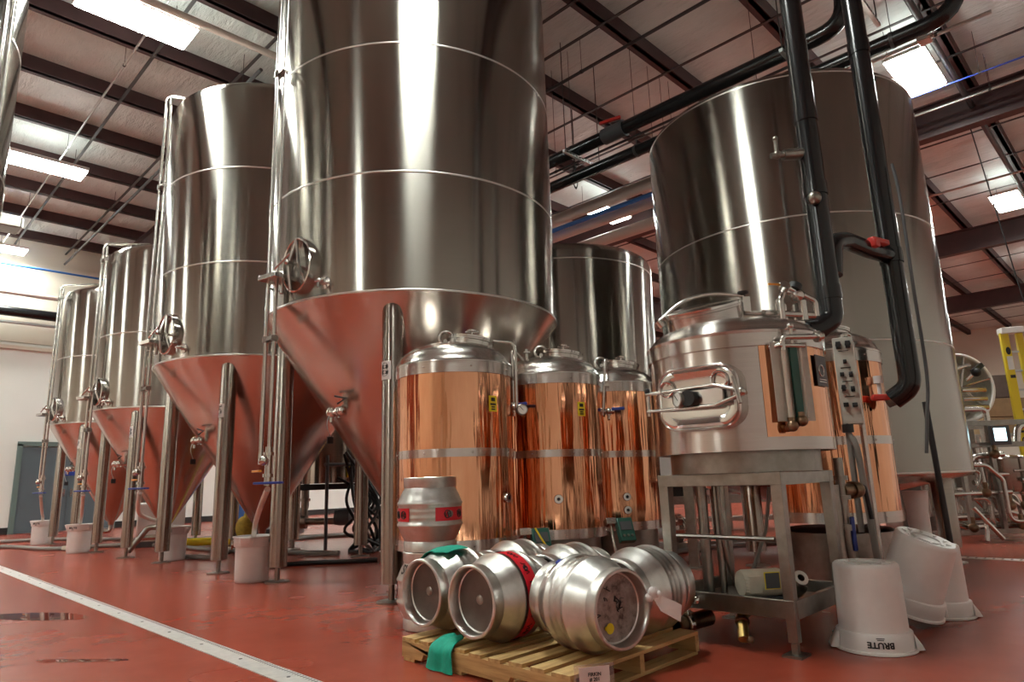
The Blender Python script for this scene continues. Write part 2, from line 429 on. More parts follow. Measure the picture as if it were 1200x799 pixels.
def small_port(t, rad, az, z, name='sample_valve'):
    d_ = dirv(az); p = d_*rad; p.z = z
    mb = MB(); mb.lathe([(0, 0), (.065, 0), (.065, .012), (.03, .02), (.03, .05), (0, .05)], 20, axis_mat(p-d_*.004, d_))
    q = p+d_*.05; s = V(-d_.y, d_.x, 0)
    mb.tube([q, q+d_*.05], .016, 10); mb.tube([q+d_*.03-s*.05, q+d_*.03+s*.05], .012, 10); mb.tube([q+d_*.04, q+d_*.05-V(0, 0, .07)], .012, 10)
    mb.sphere(q+d_*.035, .024)
    return mb.build(name, 'polished', t)
def outlet(t, rad, az, z, slope):
    """racking arm and valve on the cone"""
    d_ = dirv(az); p = d_*rad; p.z = z; s = V(-d_.y, d_.x, 0)
    mb = MB(); mb.tube([p-d_*.08, p+d_*.10], .030, 14); mb.cyl(p+d_*.05, p+d_*.065, .05); mb.cyl(p+d_*.09, p+d_*.105, .05)
    mb.sphere(p+d_*.15, .058); mb.tube([p+d_*.15+s*.02, p+d_*.15+s*.14], .030, 14); mb.cyl(p+d_*.15+s*.12, p+d_*.15+s*.135, .048)
    mb.sphere(p+d_*.15+s*.17, .05); mb.tube([p+d_*.15, p+d_*.15-V(0, 0, .10)], .02, 10)
    o = mb.build('racking_valve', 'polished', t)
    MB().tube([p+d_*.15+s*.10+V(0, 0, .08), p+d_*.15+s*.24+V(0, 0, .12), p+d_*.15+s*.05+V(0, 0, .16)], .011, 8).build('valve_handle', 'black', o)
    MB().tube(spline([p+d_*.17, p+d_*.2-V(0, 0, .12), p+d_*.16-V(0, 0, .25)]), .005, 6).build('tag_wire', 'galv', o)
    MB().box(p+d_*.16-V(0, 0, .28), (.07, .01, .07), R(az)).build('tag', 'black', o)
def conical_tank(label, cx, cy, rad, zr, zt, la, number, seams, pipe_y=0, r_leg=.098, hatch=True, sc=1., low=.45):
    t = thing('fermentation_tank', label, 'tank', (cx, cy, 0), 0, 'conical bottom fermentation tanks')
    pr = [(rad, zr)]
    pr += [(rad, zt-.12), (rad*.985, zt-.04), (rad*.95, zt+.01), (rad*.6, zt+.20), (.25, zt+.30), (0, zt+.30)]
    sh = MB().lathe(pr, 128).build('shell', 'tank', t, smooth=50)
    for z in [zr+.012]+seams:
        MB().lathe([(rad-.002, z-.012), (rad+.0035, z-.008), (rad+.0035, z+.008), (rad-.002, z+.012)], 128).build('weld_seam', 'weld', sh, smooth=60)
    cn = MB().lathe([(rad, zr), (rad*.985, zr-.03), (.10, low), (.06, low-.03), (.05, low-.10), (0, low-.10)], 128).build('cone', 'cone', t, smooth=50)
    el = MB().tube(fillet([(0, 0, low-.09), (0, 0, low-.22), (-.35, .15, low-.22)], .1), .045, 14); el.cyl((-.35, .15, low-.22), (-.37, .158, low-.22), .07)
    el.build('drain_elbow', 'steel', cn)
    for i, (sx, sy) in enumerate(((-1, -1), (-1, 1), (1, -1), (1, 1))):
        rr = la*math.sqrt(2)
        top = zr-(rad-rr-.0)/(rad-.1)*(zr-low)+.16
        legpost(t, sx*la, sy*la, min(top, zr-.02), r_leg, number if i == 0 else None)
    if hatch:
        manway(t, rad, 191, zr+.36*sc, .92*sc)
        small_port(t, rad, 202, zr+.14*sc)
        slope = (zr-low)/(rad-.1)
        zz = zr-1.02*sc; outlet(t, rad-(zr-zz)/slope, 184, zz, slope)
    if pipe_y is not None:
        x = -rad-.10
        p = MB(); p.tube(fillet([(x, pipe_y, 1.22), (x, pipe_y, zt+.12), (-rad*.5, pipe_y*.5, zt+.30)], .15), .021, 12)
        p.tube([(x+.03, pipe_y-.11, 1.05), (x+.03, pipe_y-.11, zt+.05)], .019, 12)
        o = p.build('cleaning_pipe', 'steel', t)
        for z in (zr-.32, zr+2.6):
            MB().box((x+.02, pipe_y-.05, z), (.07, .20, .035)).cyl((x, pipe_y, z-.03), (x, pipe_y, z+.03), .032).cyl((x+.03, pipe_y-.11, z-.03), (x+.03, pipe_y-.11, z+.03), .032).build('pipe_clamp', 'dull', o)
        MB().tube([(x, pipe_y-.03, zr+.2), (-rad*.97, pipe_y*.9, zr+.2)], .012, 8).build('pipe_bracket', 'dull', o)
        v = MB(); v.cyl((x+.03, pipe_y-.11, 1.02), (x+.03, pipe_y-.11, 1.38), .034); v.cyl((x+.03, pipe_y-.11, 1.10), (x+.03, pipe_y-.11, 1.13), .05); v.cyl((x+.03, pipe_y-.11, 1.30), (x+.03, pipe_y-.11, 1.33), .05)
        v.sphere((x-.05, pipe_y-.17, 1.25), .045); v.tube([(x+.03, pipe_y-.11, 1.25), (x-.06, pipe_y-.18, 1.25)], .02, 10)
        vo = v.build('butterfly_valve', 'steel', o)
        MB().box((x-.02, pipe_y-.22, 1.045), (.06, .30, .022), R(25)).build('valve_handle', 'blue', vo, bevel=.006)
        MB().box((x+.02, pipe_y+.12, 1.16), (.03, .16, .02)).build('valve_handle', 'orange', vo, bevel=.005)
    return t
conical_tank('largest conical steel tank in front, numbered 8 on its front leg', 4.62, 6.12, 1.65, 2.75, 7.02, 1.06, ('8', 2.02), [3.95, 5.35], .10)
conical_tank('second conical steel tank of the left row, numbered 5 on its leg', 4.50, 9.6, 1.56, 2.68, 6.62, 1.005, ('5', 1.98), [3.95, 5.3], .20)
conical_tank('third, smaller conical steel tank of the left row, numbered 3', 4.24, 12.78, 1.27, 2.34, 5.12, .83, ('3', 1.95), [3.6], -.1, .085, sc=.85)
conical_tank('farthest conical steel tank at the left, in front of the slate door', 4.24, 16., 1.24, 2.36, 5.12, .83, ('2', 1.95), [3.7], -.1, .085, sc=.85)
conical_tank('steel tank cut off by the left edge of the photo', -.72, 8.0, 1.6, 2.7, 6.6, 1.02, None, [3.95, 5.3], None, hatch=False)
# pipe on the right side of that near-left tank
tag(MB().tube([(.60, 6.3, .0), (.60, 6.3, 8.0)], .024, 12).tube([(.55, 6.25, .0), (.55, 6.25, 8.0)], .018, 12).build('riser_pipe', 'steel'), 'thin steel riser pipes beside the tank at the left edge', 'pipe')
conical_tank('steel tank half hidden behind the two largest tanks, above the copper vessels', 8.66, 7.3, 1.6, 1.6, 4.55, 1.0, None, [4.30], None, hatch=False, low=.55)
# big upright tank at right
def big_tank():
    t = thing('storage_tank', 'huge wide steel tank at right behind the mash tun, on short legs', 'tank', (8.66, 3.32, 0))
    rad, zr, zt = 1.68, .93, 5.5
    sh = MB().lathe([(rad, zr), (rad, zt-.03), (rad*.99, zt), (rad*.95, zt+.03), (.3, zt+.32), (0, zt+.32)], 128).build('shell', 'tank', t, smooth=50)
    for z in (zr+.012, 2.32, 3.75, zt-.05):
        MB().lathe([(rad-.002, z-.010), (rad+.003, z-.007), (rad+.003, z+.007), (rad-.002, z+.010)], 128).build('weld_seam', 'weld', sh, smooth=60)
    MB().lathe([(rad, zr), (rad*.98, zr-.03), (.1, .55), (0, .5)], 96).build('cone', 'cone', t, smooth=50)
    for a in (263.5, 353.5, 83.5, 173.5):
        p = dirv(a)*1.42; legpost(t, p.x, p.y, zr-.0, .105)
big_tank()

# ------------------------------------------------------------------ copper clad tanks
def gauge(t, p, d_, r=.045, name='gauge'):
    d_ = Vector(d_).normalized()
    o = MB().lathe([(0, 0), (r, 0), (r, .03), (r*.88, .034), (r*.84, .028), (0, .028)], 24, axis_mat(p, d_)).build(name, 'dull', t)
    MB().lathe([(0, .0285), (r*.82, .0285)], 20, axis_mat(p, d_)).build('dial', 'dial', o)
    m = axis_mat(p, d_)
    MB().box((0, .012, .030), (.004, .045, .002), None).build('needle', 'ink', o).matrix_local = m @ Matrix.Rotation(.7, 4, 'Z')
    return o
def ribbon_patch(rad, a0, a1, z0, z1, h=.0015, n=8):
    return MB().lathe([(rad+h, z0), (rad+h, z1)], n, None, R(a0), R(a1))
def sticker(t, rad, az, z, w=.085, h=.13):
    da = math.degrees(w/rad)/2
    o = ribbon_patch(rad, az-da, az+da, z-h/2, z+h/2).build('warning_sticker', 'sticker', t)
    mb = MB()
    for zz, ww, hh in ((.035, .5, .03), (-.005, .7, .016), (-.027, .45, .012), (-.046, .5, .012)):
        a = da*ww; mb.lathe([(rad+.003, z+zz-hh/2), (rad+.003, z+zz+hh/2)], 5, None, R(az-a), R(az+a))
    mb.build('printed_mark', 'ink', o)
def copper_tank(label, cx, cy, view_az, pipe=None, stick=None, ports=(), hatch_az=0, zs=0., lidtilt=8):
    t = thing('copper_clad_tank', label, 'tank', (cx, cy, 0), 0, 'copper clad brewhouse tanks')
    rad = .5
    MB().lathe([(0, .02), (.43, .02), (.43, .50), (.40, .52), (0, .52)], 64).build('skirt', 'dull', t)
    MB().lathe([(rad, .535+zs), (rad, 1.90)], 96).build('copper_jacket', 'copper', t)
    for nm, z0, z1, e in (('bottom_band', .47+zs, .555+zs, .008), ('middle_band', 1.195, 1.262, .006), ('top_band', 1.875, 1.975, .009)):
        bnd = MB().lathe([(rad-.03, z0), (rad+e, z0), (rad+e, z1), (rad-.03, z1)], 96).build(nm, 'tun', t)
        rv = MB()
        for a in range(0, 360, 45): rv.sphere(dirv(a+20)*(rad+e)+V(0, 0, (z0+z1)/2), .008)
        rv.build('rivet', 'polished', bnd)
    prof = [(rad+.012, 1.965), (rad+.014, 1.985), (rad-.005, 2.0)]
    for k in range(1, 13):
        a = k/12*PI/2; prof.append(((rad-.01)*math.cos(a)**.9 if k < 12 else 0, 2.0+.20*math.sin(a)))
    MB().lathe(prof, 96).build('dome', 'steel', t, smooth=60)
    # hatch on the dome
    d_ = dirv(hatch_az); p = d_*.14; ax = V(d_.x*math.sin(R(lidtilt)), d_.y*math.sin(R(lidtilt)), math.cos(R(lidtilt)))
    base = V(p.x, p.y, 2.16)
    m = axis_mat(base, ax)
    hb = MB().lathe([(.20, -.06), (.20, .05), (.212, .055), (.212, .07), (.20, .075)], 48, m).build('hatch_collar', 'steel', t)
    MB().lathe([(.214, .072), (.214, .086), (.19, .092), (.06, .10), (0, .10)], 48, m).build('hatch_lid', 'polished', hb)
    q = base+ax*.10
    MB().tube([q, q+ax*.06], .012, 10).tube([q+ax*.05-d_*.06, q+ax*.05+d_*.06], .011, 8).lathe([(0, 0), (.045, 0), (.045, .012), (0, .012)], 18, axis_mat(q+ax*.055, ax)).build('lid_knob', 'polished', hb)
    e = base-d_*.22+ax*.06
    s = V(-d_.y, d_.x, 0)
    MB().torus(.06, .014, axis_mat(e+V(0, 0, .04), s), 24, 8).tube([e-s*.07, e+s*.07], .018, 10).tube([e, base+ax*.1], .014, 8).box(e-V(0, 0, .05), (.05, .05, .1)).build('hinge_clamp', 'steel', hb)
    if pipe: pipe(t)
    if stick: sticker(t, rad, stick[0], stick[1])
    for a, z in ports:
        d2 = dirv(a); pp = d2*rad+V(0, 0, z)
        o = MB().lathe([(.016, .002), (.016, .02), (.038, .02), (.042, .012), (.042, -.01)], 24, axis_mat(pp, d2)).build('sample_port', 'polished', t)
        MB().lathe([(0, .006), (.015, .006)], 16, axis_mat(pp, d2)).build('port_plug', 'black', o)
    return t
def cock(t, p, d_, s):
    """small valve: body along d_ out of the jacket, lever along s"""
    mb = MB(); mb.tube([p, p+d_*.10], .018, 10); mb.sphere(p+d_*.08, .034); mb.tube([p+d_*.08-s*.07, p+d_*.08+s*.06], .02, 10)
    mb.cyl(p+d_*.08-s*.08, p+d_*.08-s*.06, .036); mb.cyl(p+d_*.01, p+d_*.025, .04)
    mb.tube([p+d_*.08, p+d_*.08-V(0, 0, .08)], .016, 10)
    o = mb.build('valve', 'steel', t)
    MB().box(p+d_*.10+s*.10+V(0, 0, .02), (.13, .025, .03), math.atan2(s.y, s.x)).build('valve_handle', 'blue', o, bevel=.005)
def pipe1(t):
    d_ = dirv(-42)
    a = dirv(-44)*.54
    o = MB().tube(fillet([(.1, -.1, 2.24), (a.x*.98, a.y*.98, 2.20), (a.x, a.y, 2.12), (a.x, a.y, 1.62)], .06), .017, 10).tube([(a.x, a.y, 1.66), (dirv(-44)*.48+V(0, 0, 1.66))[:]], .012, 8).build('vent_pipe', 'steel', t)
    gauge(o, V(a.x+.03, a.y-.03, 1.60), (-.5, -.85, .1), .05)
def pipe_cock(az, top=2.16, bot=1.62, lean=0):
    def f(t):
        d_ = dirv(az); s = V(d_.y, -d_.x, 0)
        a = d_*.585
        o = MB().tube(fillet([(d_*.42+V(0, 0, 2.13))[:], (a+V(0, 0, top+.06))[:], (a+s*(-lean)+V(0, 0, bot))[:]], .04), .017, 10).build('vent_pipe', 'steel', t)
        mb = MB().tube([(d_*.48+V(0, 0, 1.93))[:], (a+V(0, 0, 1.93))[:]], .012, 8).box(a+V(0, 0, 1.93), (.05, .05, .03), R(az)); mb.tube([(d_*.36+V(0, 0, 2.06))[:], (d_*.36+V(0, 0, 2.24))[:]], .02, 10); mb.cyl((d_*.36+V(0, 0, 2.2))[:], (d_*.36+V(0, 0, 2.215))[:], .045); mb.build('pipe_bracket', 'steel', o)
        cock(t, d_*.5+V(0, 0, 1.66), d_, -s)
    return f
copper_tank('copper clad tank with steel dome, first of the three, behind the stacked casks', 3.79, 4.45, 230, pipe1, (268, 1.62), [(285, .86)], -45)
copper_tank('middle copper clad tank with yellow sticker, behind the casks on the pallet', 4.99, 4.40, 222, pipe_cock(186), (257, 1.63), [(226, .82)], -45)
copper_tank('third copper clad tank, beside the mash tun with blue handled valve', 6.02, 4.43, 216, pipe_cock(215, lean=-.06), None, [(230, .80), (230, .67)], -45)
copper_tank('copper clad tank right of the mash tun, behind the white buckets', 6.12, 2.19, 200, None, None, [], -20, .11, 6)

# grey pipe stands at the copper tanks' feet: temperature controllers
def controller(label, x, y, z, rz, tilt):
    t = thing('temperature_controller', label, 'controller', (x, y, z), rz)
    t.rotation_euler = (tilt, 0, rz)
    MB().box((0, 0, 0), (.15, .07, .22)).build('case', 'green', t, bevel=.008)
    MB().box((0, -.038, .03), (.11, .006, .08)).build('display', 'greyd', t)
    mb = MB()
    for i in range(3): mb.cyl((-.04+.04*i, -.035, -.06), (-.04+.04*i, -.045, -.06), .012)
    mb.build('button', 'dull', t)
    MB().box((-.12, .02, .09), (.10, .08, .06)).tube([(-.12, .02, .06), (-.13, .04, -.25)], .015, 8).build('bracket', 'steel', t, bevel=.004)
    return t
controller('dark green controller box with yellow cable, between first and second copper tank', 4.13, 3.80, .50, R(-30), R(-25))
controller('dark green controller box between second and third copper tank', 5.18, 3.72, .52, R(-30), R(-25))
tag(MB().tube(spline([(4.02, 3.76, .62), (4.06, 3.70, .50), (4.12, 3.70, .44), (4.03, 3.70, .36), (4.12, 3.72, .22), (4.3, 3.8, .012)]), .008, 8).build('yellow_cable', 'yellow'), 'yellow cable looping under the green controller box', 'cable')

# ------------------------------------------------------------------ casks
CL = .52
def cask_profile():
    half = [(0, .072), (.10, .070), (.160, .066), (.168, .060), (.172, .004), (.176, -.0), (.186, .0), (.191, .005), (.191, .066), (.186, .074), (.189, .083), (.207, .115), (.222, .148), (.229, .168), (.236, .178), (.238, .186), (.236, .194), (.229, .203), (.230, .23), (.2325, .238), (.230, .246), (.230, .26)]
    return half+[(r_, CL-z) for r_, z in reversed(half[:-1])]
def cask(label, p, d_, spin=0, worn=False, tapes=(), name='beer_cask', group='metal beer casks'):
    """p = centre of the near end, d_ = axis direction"""
    t = thing(name, label, 'cask', p, 0, group)
    t.matrix_world = axis_mat(p, d_) @ Matrix.Rotation(spin, 4, 'Z')
    MB().lathe(cask_profile(), 72).build('cask_body', 'cask', t, smooth=42)
    MB().lathe([(0, .0700), (.11, .0680), (.161, .0640)], 48).build('head_plate', 'caskworn' if worn else 'shaded_head', t)
    if not worn: MB().lathe([(0, .063), (.020, .063), (.024, .065), (.028, .070)], 24).build('keystone_bung', 'dull', t)
    MB().lathe([(.026, 0), (.024, .006), (.012, .008), (0, .005)], 20, axis_mat((.229, 0, .26), (1, 0, 0))).build('shive_bung', 'dull', t)
    for a0, a1, z0, z1 in tapes:
        o = MB().lathe([(.2345, z0), (.2345, z1)], max(3, int((a1-a0)/6)), None, R(a0), R(a1)).build('red_tape', 'tape', t)
        mk = MB(); mz = (z0+z1)/2; n = max(1, int((a1-a0)/26))
        for i in range(n):
            ac = a0+(a1-a0)*(i+.5)/n
            if i % 2 == 0:
                rr = MB().torus(.014, .0028, axis_mat(dirv(ac)*.2352+V(0, 0, mz), dirv(ac)), 18, 6); mk.v, mk.f = mk.v+rr.v, mk.f+[tuple(q+len(mk.v) for q in f) for f in rr.f]
                for da, dz in ((-2.5, .004), (2.5, .004), (0, -.006)): mk.sphere(dirv(ac+da)*.2356+V(0, 0, mz+dz), .004)
            pts = [dirv(ac-9+18*j/10)*.2356+V(0, 0, mz+.017*math.sin(j*1.9+i)) for j in range(11)]
            mk.tube(pts, .0022, 5)
        mk.build('printed_mark', 'ink', o)
    return t
ZC = .127+.2385
c1 = cask('steel cask on the pallet under the teal cloth, nearest the stacked casks', (2.55, 3.335, ZC), (1, 0, 0), R(100))
cask('steel cask lying on the pallet with a red tape band around its belly', (2.52, 2.855, ZC), (1, 0, 0), R(30), tapes=[(-20, 235, .213, .300)])
c3 = cask('front steel cask on the pallet with scuffed end and paper tags', (2.82, 2.065, ZC), (.17, 1, 0), R(80), worn=True)
cask('rear steel cask behind the cloth covered one, in the second pallet row', (3.10, 3.33, ZC), (1, 0, 0), R(20))
cask('rear steel cask behind the red taped one, in the second pallet row', (3.08, 2.84, ZC), (1, 0, 0), R(60))
cask('rear steel cask behind the scuffed tagged one, beside the mash tun', (3.12, 2.33, ZC), (1, 0, 0), R(10))
# standing stack
SX, SY = 3.14, 3.99
def az_local(a): return a
lower = cask('lower cask of the standing stack, on the floor, lettered SH', (SX, SY, 0), (0, 0, 1), 0, tapes=[(150, 240, .214, .306)])
upper = cask('upper cask of the standing stack with red tape patches', (SX+.004, SY, CL+.001), (0, 0, 1), 0)
def tape_on(t, spans):
    inv = t.matrix_world.inverted()
    for a0, a1 in spans:
        m = inv.to_3x3()
        mb = MB().lathe([(.2345, .214), (.2345, .306)], 14, None, R(a0), R(a1))
        mb.v = [tuple(m @ Vector(v)) for v in mb.v]; o = mb.build('red_tape', 'tape', t)
        mk = MB()
        for i, ac in enumerate((a0+(a1-a0)*.3, a0+(a1-a0)*.7)):
            rr = MB().torus(.026, .0035, axis_mat(dirv(ac)*.2352+V(0, 0, .26), dirv(ac)), 18, 6); b0 = len(mk.v); mk.v += rr.v; mk.f += [tuple(q+b0 for q in f) for f in rr.f]
            mk.tube([dirv(ac-7+14*j/8)*.2356+V(0, 0, .26+.022*math.sin(j*2.1+i)) for j in range(9)], .003, 5)
        mk.v = [tuple(m @ Vector(v)) for v in mk.v]; mk.build('printed_mark', 'ink', o)
def S3(t): return t.matrix_world.inverted().to_3x3()
tape_on(upper, [(146, 193), (241, 316)])
mb = MB(); vs, fs = text_mesh('SH', .085, bold=.025)
out = []
for v in vs:
    a = R(178)+v.x/.2; zz = .405+v.y
    rr = .190+(.238-.190)*(1-min(1, max(0, (zz-.334)/.10)))+.004
    out.append((rr*math.cos(a), rr*math.sin(a), zz))
mb.add([S3(lower) @ Vector(o) for o in out], fs); mb.build('lettering', 'ink', lower, smooth=0)
MB().lathe([(0, .062), (.020, .0617), (.026, .0614)], 20, Matrix.Translation((-.085, -.055, -.0005))).sphere((-.078, -.078, .0625), .010, (1, 1, .05)).build('yellow_stain', 'sticker', c3)
eb = MB(); rs_ = random.Random(4)
for q in range(9):
    a_, r_ = rs_.uniform(0, 6.28), rs_.uniform(.02, .12); cx_, cy_ = r_*math.cos(a_), r_*math.sin(a_)
    eb.tube(spline([(cx_+rs_.uniform(-.02, .02), cy_+rs_.uniform(-.02, .02), .0655) for _ in range(4)], 5), rs_.uniform(.0012, .0028), 5)
eb.build('scuff_mark', 'ink', c3)
# marker scribble on the front cask, stained end and tags
sm = MB()
for pts in ([(-.05, .345), (0, .372), (.05, .350), (-.02, .362)], [(.0, .340), (.05, .374), (.10, .348)], [(-.04, .372), (.07, .343)], [(-.08, .36), (-.02, .350)]):
    sm.tube([(.2305*math.cos(-.30+a), .2305*math.sin(-.30+a), z) for a, z in pts], .0045, 6)
b_ = sm.build('marker_scribble', 'blueink', c3)
tag_ = thing('hanging_tag', 'blank pinkish paper tag hanging at the rim of the front cask', 'tag', (2.985, 2.01, .375))
MB().add([(-.02, -.01, .05), (.04, -.03, .035), (.135, -.085, -.02), (.105, -.09, -.095), (.01, -.04, -.035)], [(0, 1, 2, 3, 4)]).build('card', 'paper', tag_, smooth=0, solid=.003)
MB().sphere((0, -.01, .05), .032, (1.1, .7, 1)).sphere((-.02, 0, .03), .022).sphere((.02, -.025, .045), .02).build('crumpled_tape', 'white', tag_)
sg = thing('card_sign', 'white card sign in clear sleeve hanging at the pallet edge below the front cask', 'sign', (2.565, 2.065, .105), R(-33))
MB().box((0, 0, -.005), (.19, .004, .135)).build('sleeve', 'sleeve', sg)
MB().box((0, -.004, .008), (.145, .003, .09)).build('card', 'paper', sg)
vs, fs = text_mesh('FIRKIN\n# 201', .021, bold=.03)
MB().add([(v.x, -.0065-v.z, v.y+.010) for v in vs], fs).build('lettering', 'ink', sg, smooth=0)

# pallet
pal = thing('wooden_pallet', 'low pine pallet on the red floor carrying six casks', 'pallet', (3.04, 2.77, 0))
for i, x in enumerate((-.545, 0, .545)):
    # notched stringer, outline in the y-z plane
    ol = [(-.64, .020), (-.46, .020), (-.44, .055), (-.25, .055), (-.23, .020), (.23, .020), (.25, .055), (.44, .055), (.46, .020), (.64, .020), (.64, .107), (-.64, .107)]
    n = len(ol); vs = [(x-.019, y, z) for y, z in ol]+[(x+.019, y, z) for y, z in ol]
    tris = [(0, 1, 2, 11), (2, 3, 10, 11), (3, 4, 5, 10), (5, 6, 10), (6, 7, 10), (7, 8, 9, 10)]
    fs = [(0, 1, 2, 11), (2, 3, 10, 11), (3, 4, 10), (4, 5, 10), (5, 6, 10), (6, 7, 10), (7, 8, 10), (8, 9, 10)]
    fs = fs+[tuple(q+n for q in reversed(f)) for f in fs]+[(q, (q+1) % n, (q+1) % n+n, q+n) for q in range(n)]
    MB().add(vs, fs).build('stringer', 'woody', pal, smooth=0)
rw = random.Random(3)
for i, (y, wd) in enumerate(((-.585, .12), (-.435, .09), (-.29, .09), (-.145, .09), (.0, .09), (.145, .09), (.29, .09), (.435, .09), (.585, .12))):
    o = MB().box((0, 0, 0), (1.13, wd, .019)).build('deck_board', 'woodx', pal, smooth=0, bevel=.002); o.location = (rw.uniform(-.012, .012), y, .117); o.rotation_euler = (0, 0, R(rw.uniform(-.6, .6)))
for y in (-.58, -.17, .17, .58):
    o = MB().box((0, 0, 0), (1.12, .10, .018)).build('bottom_board', 'woodx', pal, smooth=0); o.location = (0, y, .010)

# teal cloths
def cloth(label, rows, name='teal_cloth'):
    n = len(rows[0]); vs = [p for r_ in rows for p in r_]; fs = []
    for i in range(len(rows)-1):
        for j in range(n-1): fs.append((i*n+j, i*n+j+1, (i+1)*n+j+1, (i+1)*n+j))
    o = MB().add(vs, fs).build(name, 'teal', None, smooth=80)
    md = o.modifiers.new('s', 'SUBSURF'); md.levels = 2; md.render_levels = 2
    md = o.modifiers.new('t', 'SOLIDIFY'); md.thickness = .004; md.offset = 1
    return tag(o, label, 'cloth', 'teal rags')
rows = []
for i in range(9):                         # draped over the first cask: angle from its top towards -y
    a = R(118-i*10.5); row = []
    for j in range(6):
        x = 2.66+.036*j+.012*math.sin(i*1.7+j)
        rr = .2415+.007*math.sin(i*2.1+j*1.3)**2+(.02 if i in (0, 8) else 0)
        if j in (0, 5): x += .018*math.sin(i*2.4)
        prof = 0 if .168 < x-2.55 < .36 else (.168-(x-2.55))*.62 if x-2.55 < .168 else 0
        row.append((x, 3.335+(rr-prof*.6)*math.cos(a), ZC+(rr-prof*.6)*math.sin(a)))
    rows.append(row)
cloth('teal cloth draped over the cask beside the stacked casks', rows)
rows = []
for i in range(8):
    row = []
    for j in range(6):
        u = j/5-.5
        if i < 3: p = (2.60-.045*i, 3.05+u*(.10+.02*i)-.01*i, .142+.02*math.sin(j*2.1)**2*(1 if i < 2 else .6)+.006)
        else:
            zz = .135-.036*(i-2.6); p = (2.458-.012*math.sin(j*2.3)-.003*i, 3.03+u*(.14+.015*i), max(.006, zz+.01*math.sin(j*1.7)))
        row.append(p)
    rows.append(row)
cloth('teal cloth hanging over the front edge of the pallet', rows)

# ------------------------------------------------------------------ white buckets
def bucket_parts(t, text=True, hollow=True, face=-90, up=1):
    Hh = .50
    prof = [(0, .012), (.12, .012), (.145, .0), (.168, .0), (.179, .010), (.182, .03), (.188, .385), (.202, .388), (.206, .393), (.210, .482), (.221, .486), (.223, .497), (.218, .5), (.203, .5), (.200, .49), (.180, .39), (.172, .03), (0, .024)]
    b_ = MB().lathe(prof, 72).build('bucket_body', 'white', t, smooth=40)
    for s in (-1, 1):
        d_ = dirv(face+90*s)
        sd = V(-d_.y, d_.x, 0)
        mb = MB()
        pts = [d_*.205+sd*.085+V(0, 0, .49), d_*.250+sd*.055+V(0, 0, .492), d_*.250-sd*.055+V(0, 0, .492), d_*.205-sd*.085+V(0, 0, .49)]
        pb = [d_*.205+sd*.085+V(0, 0, .455), d_*.238+sd*.05+V(0, 0, .462), d_*.238-sd*.05+V(0, 0, .462), d_*.205-sd*.085+V(0, 0, .455)]
        q = [d_*.197+sd*.06+V(0, 0, .395), d_*.197-sd*.06+V(0, 0, .395)]
        mb.add(pts+pb+q, [(0, 1, 5, 4), (1, 2, 6, 5), (2, 3, 7, 6), (0, 3, 2, 1), (4, 5, 8), (5, 6, 9, 8), (6, 7, 9)])
        mb.build('handle', 'white', t, bevel=.006, solid=.008)
    rg = MB()
    for k in range(10):
        rg.box(dirv(36*k)*.13+V(0, 0, .004), (.03, .012, .014), R(36*k))
    rg.torus(.085, .006, Matrix.Translation((0, 0, .006)), 30, 6).build('foot_ridge', 'white', t)
    if text:
        mb = MB(); sgn = 1
        curved_text(mb, 'BRUTE', .047, .2085, face, .440, .003, .035); o = mb.build('lettering', 'ink', t, smooth=0)
        mb = MB()
        for zz, ww in ((.398, 0), (.402, 12), (.411, 10)):
            if ww: mb.lathe([(.2085, zz), (.2085, zz+.005)], 5, None, R(face-ww/2), R(face+ww/2))
        mb.build('small_print', 'greyd', t)
BG = 'white plastic buckets'
for lab, px, py, fz in (('white bucket on the floor left of leg of the tank numbered 8', 3.43, 7.52, 315), ('white bucket behind the leg of the tank numbered 5', 3.74, 10.9, 225), ('white bucket beside the leg of the third conical tank', 3.22, 13.95, 225), ('white bucket in front of the slate door', 3.28, 17.2, 225)):
    t = thing('white_bucket', lab, 'bucket', (px, py, 0), 0, BG); bucket_parts(t, face=fz); t.scale = (.98, .98, .97)
t = thing('white_bucket', 'upside down white bucket in front, BRUTE lettering inverted at its rim', 'bucket', (4.33, 1.425, .47), 0, BG)
t.rotation_euler = (PI, 0, 0); t.scale = (.96, .96, .94); bucket_parts(t, face=(-(198+8)) % 360)
t = thing('white_bucket', 'white bucket tilted over, leaning on the upside down buckets', 'bucket', (0, 0, 0), 0, BG)
ax = V(.116, -.44, -1).normalized()
axn = -V(-.04, -.40, 1).normalized()
basec = V(5.06, 1.27, .555)
t.matrix_world = axis_mat(basec, axn) @ Matrix.Rotation(R(40), 4, 'Z') @ Matrix.Diagonal((.98, .98, .96, 1)); bucket_parts(t, False)
t = thing('white_bucket', 'upside down white bucket mostly hidden behind the tilted one', 'bucket', (5.52, 1.37, .47), 0, BG)
t.rotation_euler = (PI, 0, 0); t.scale = (.96, .96, .94); bucket_parts(t, False, face=160)

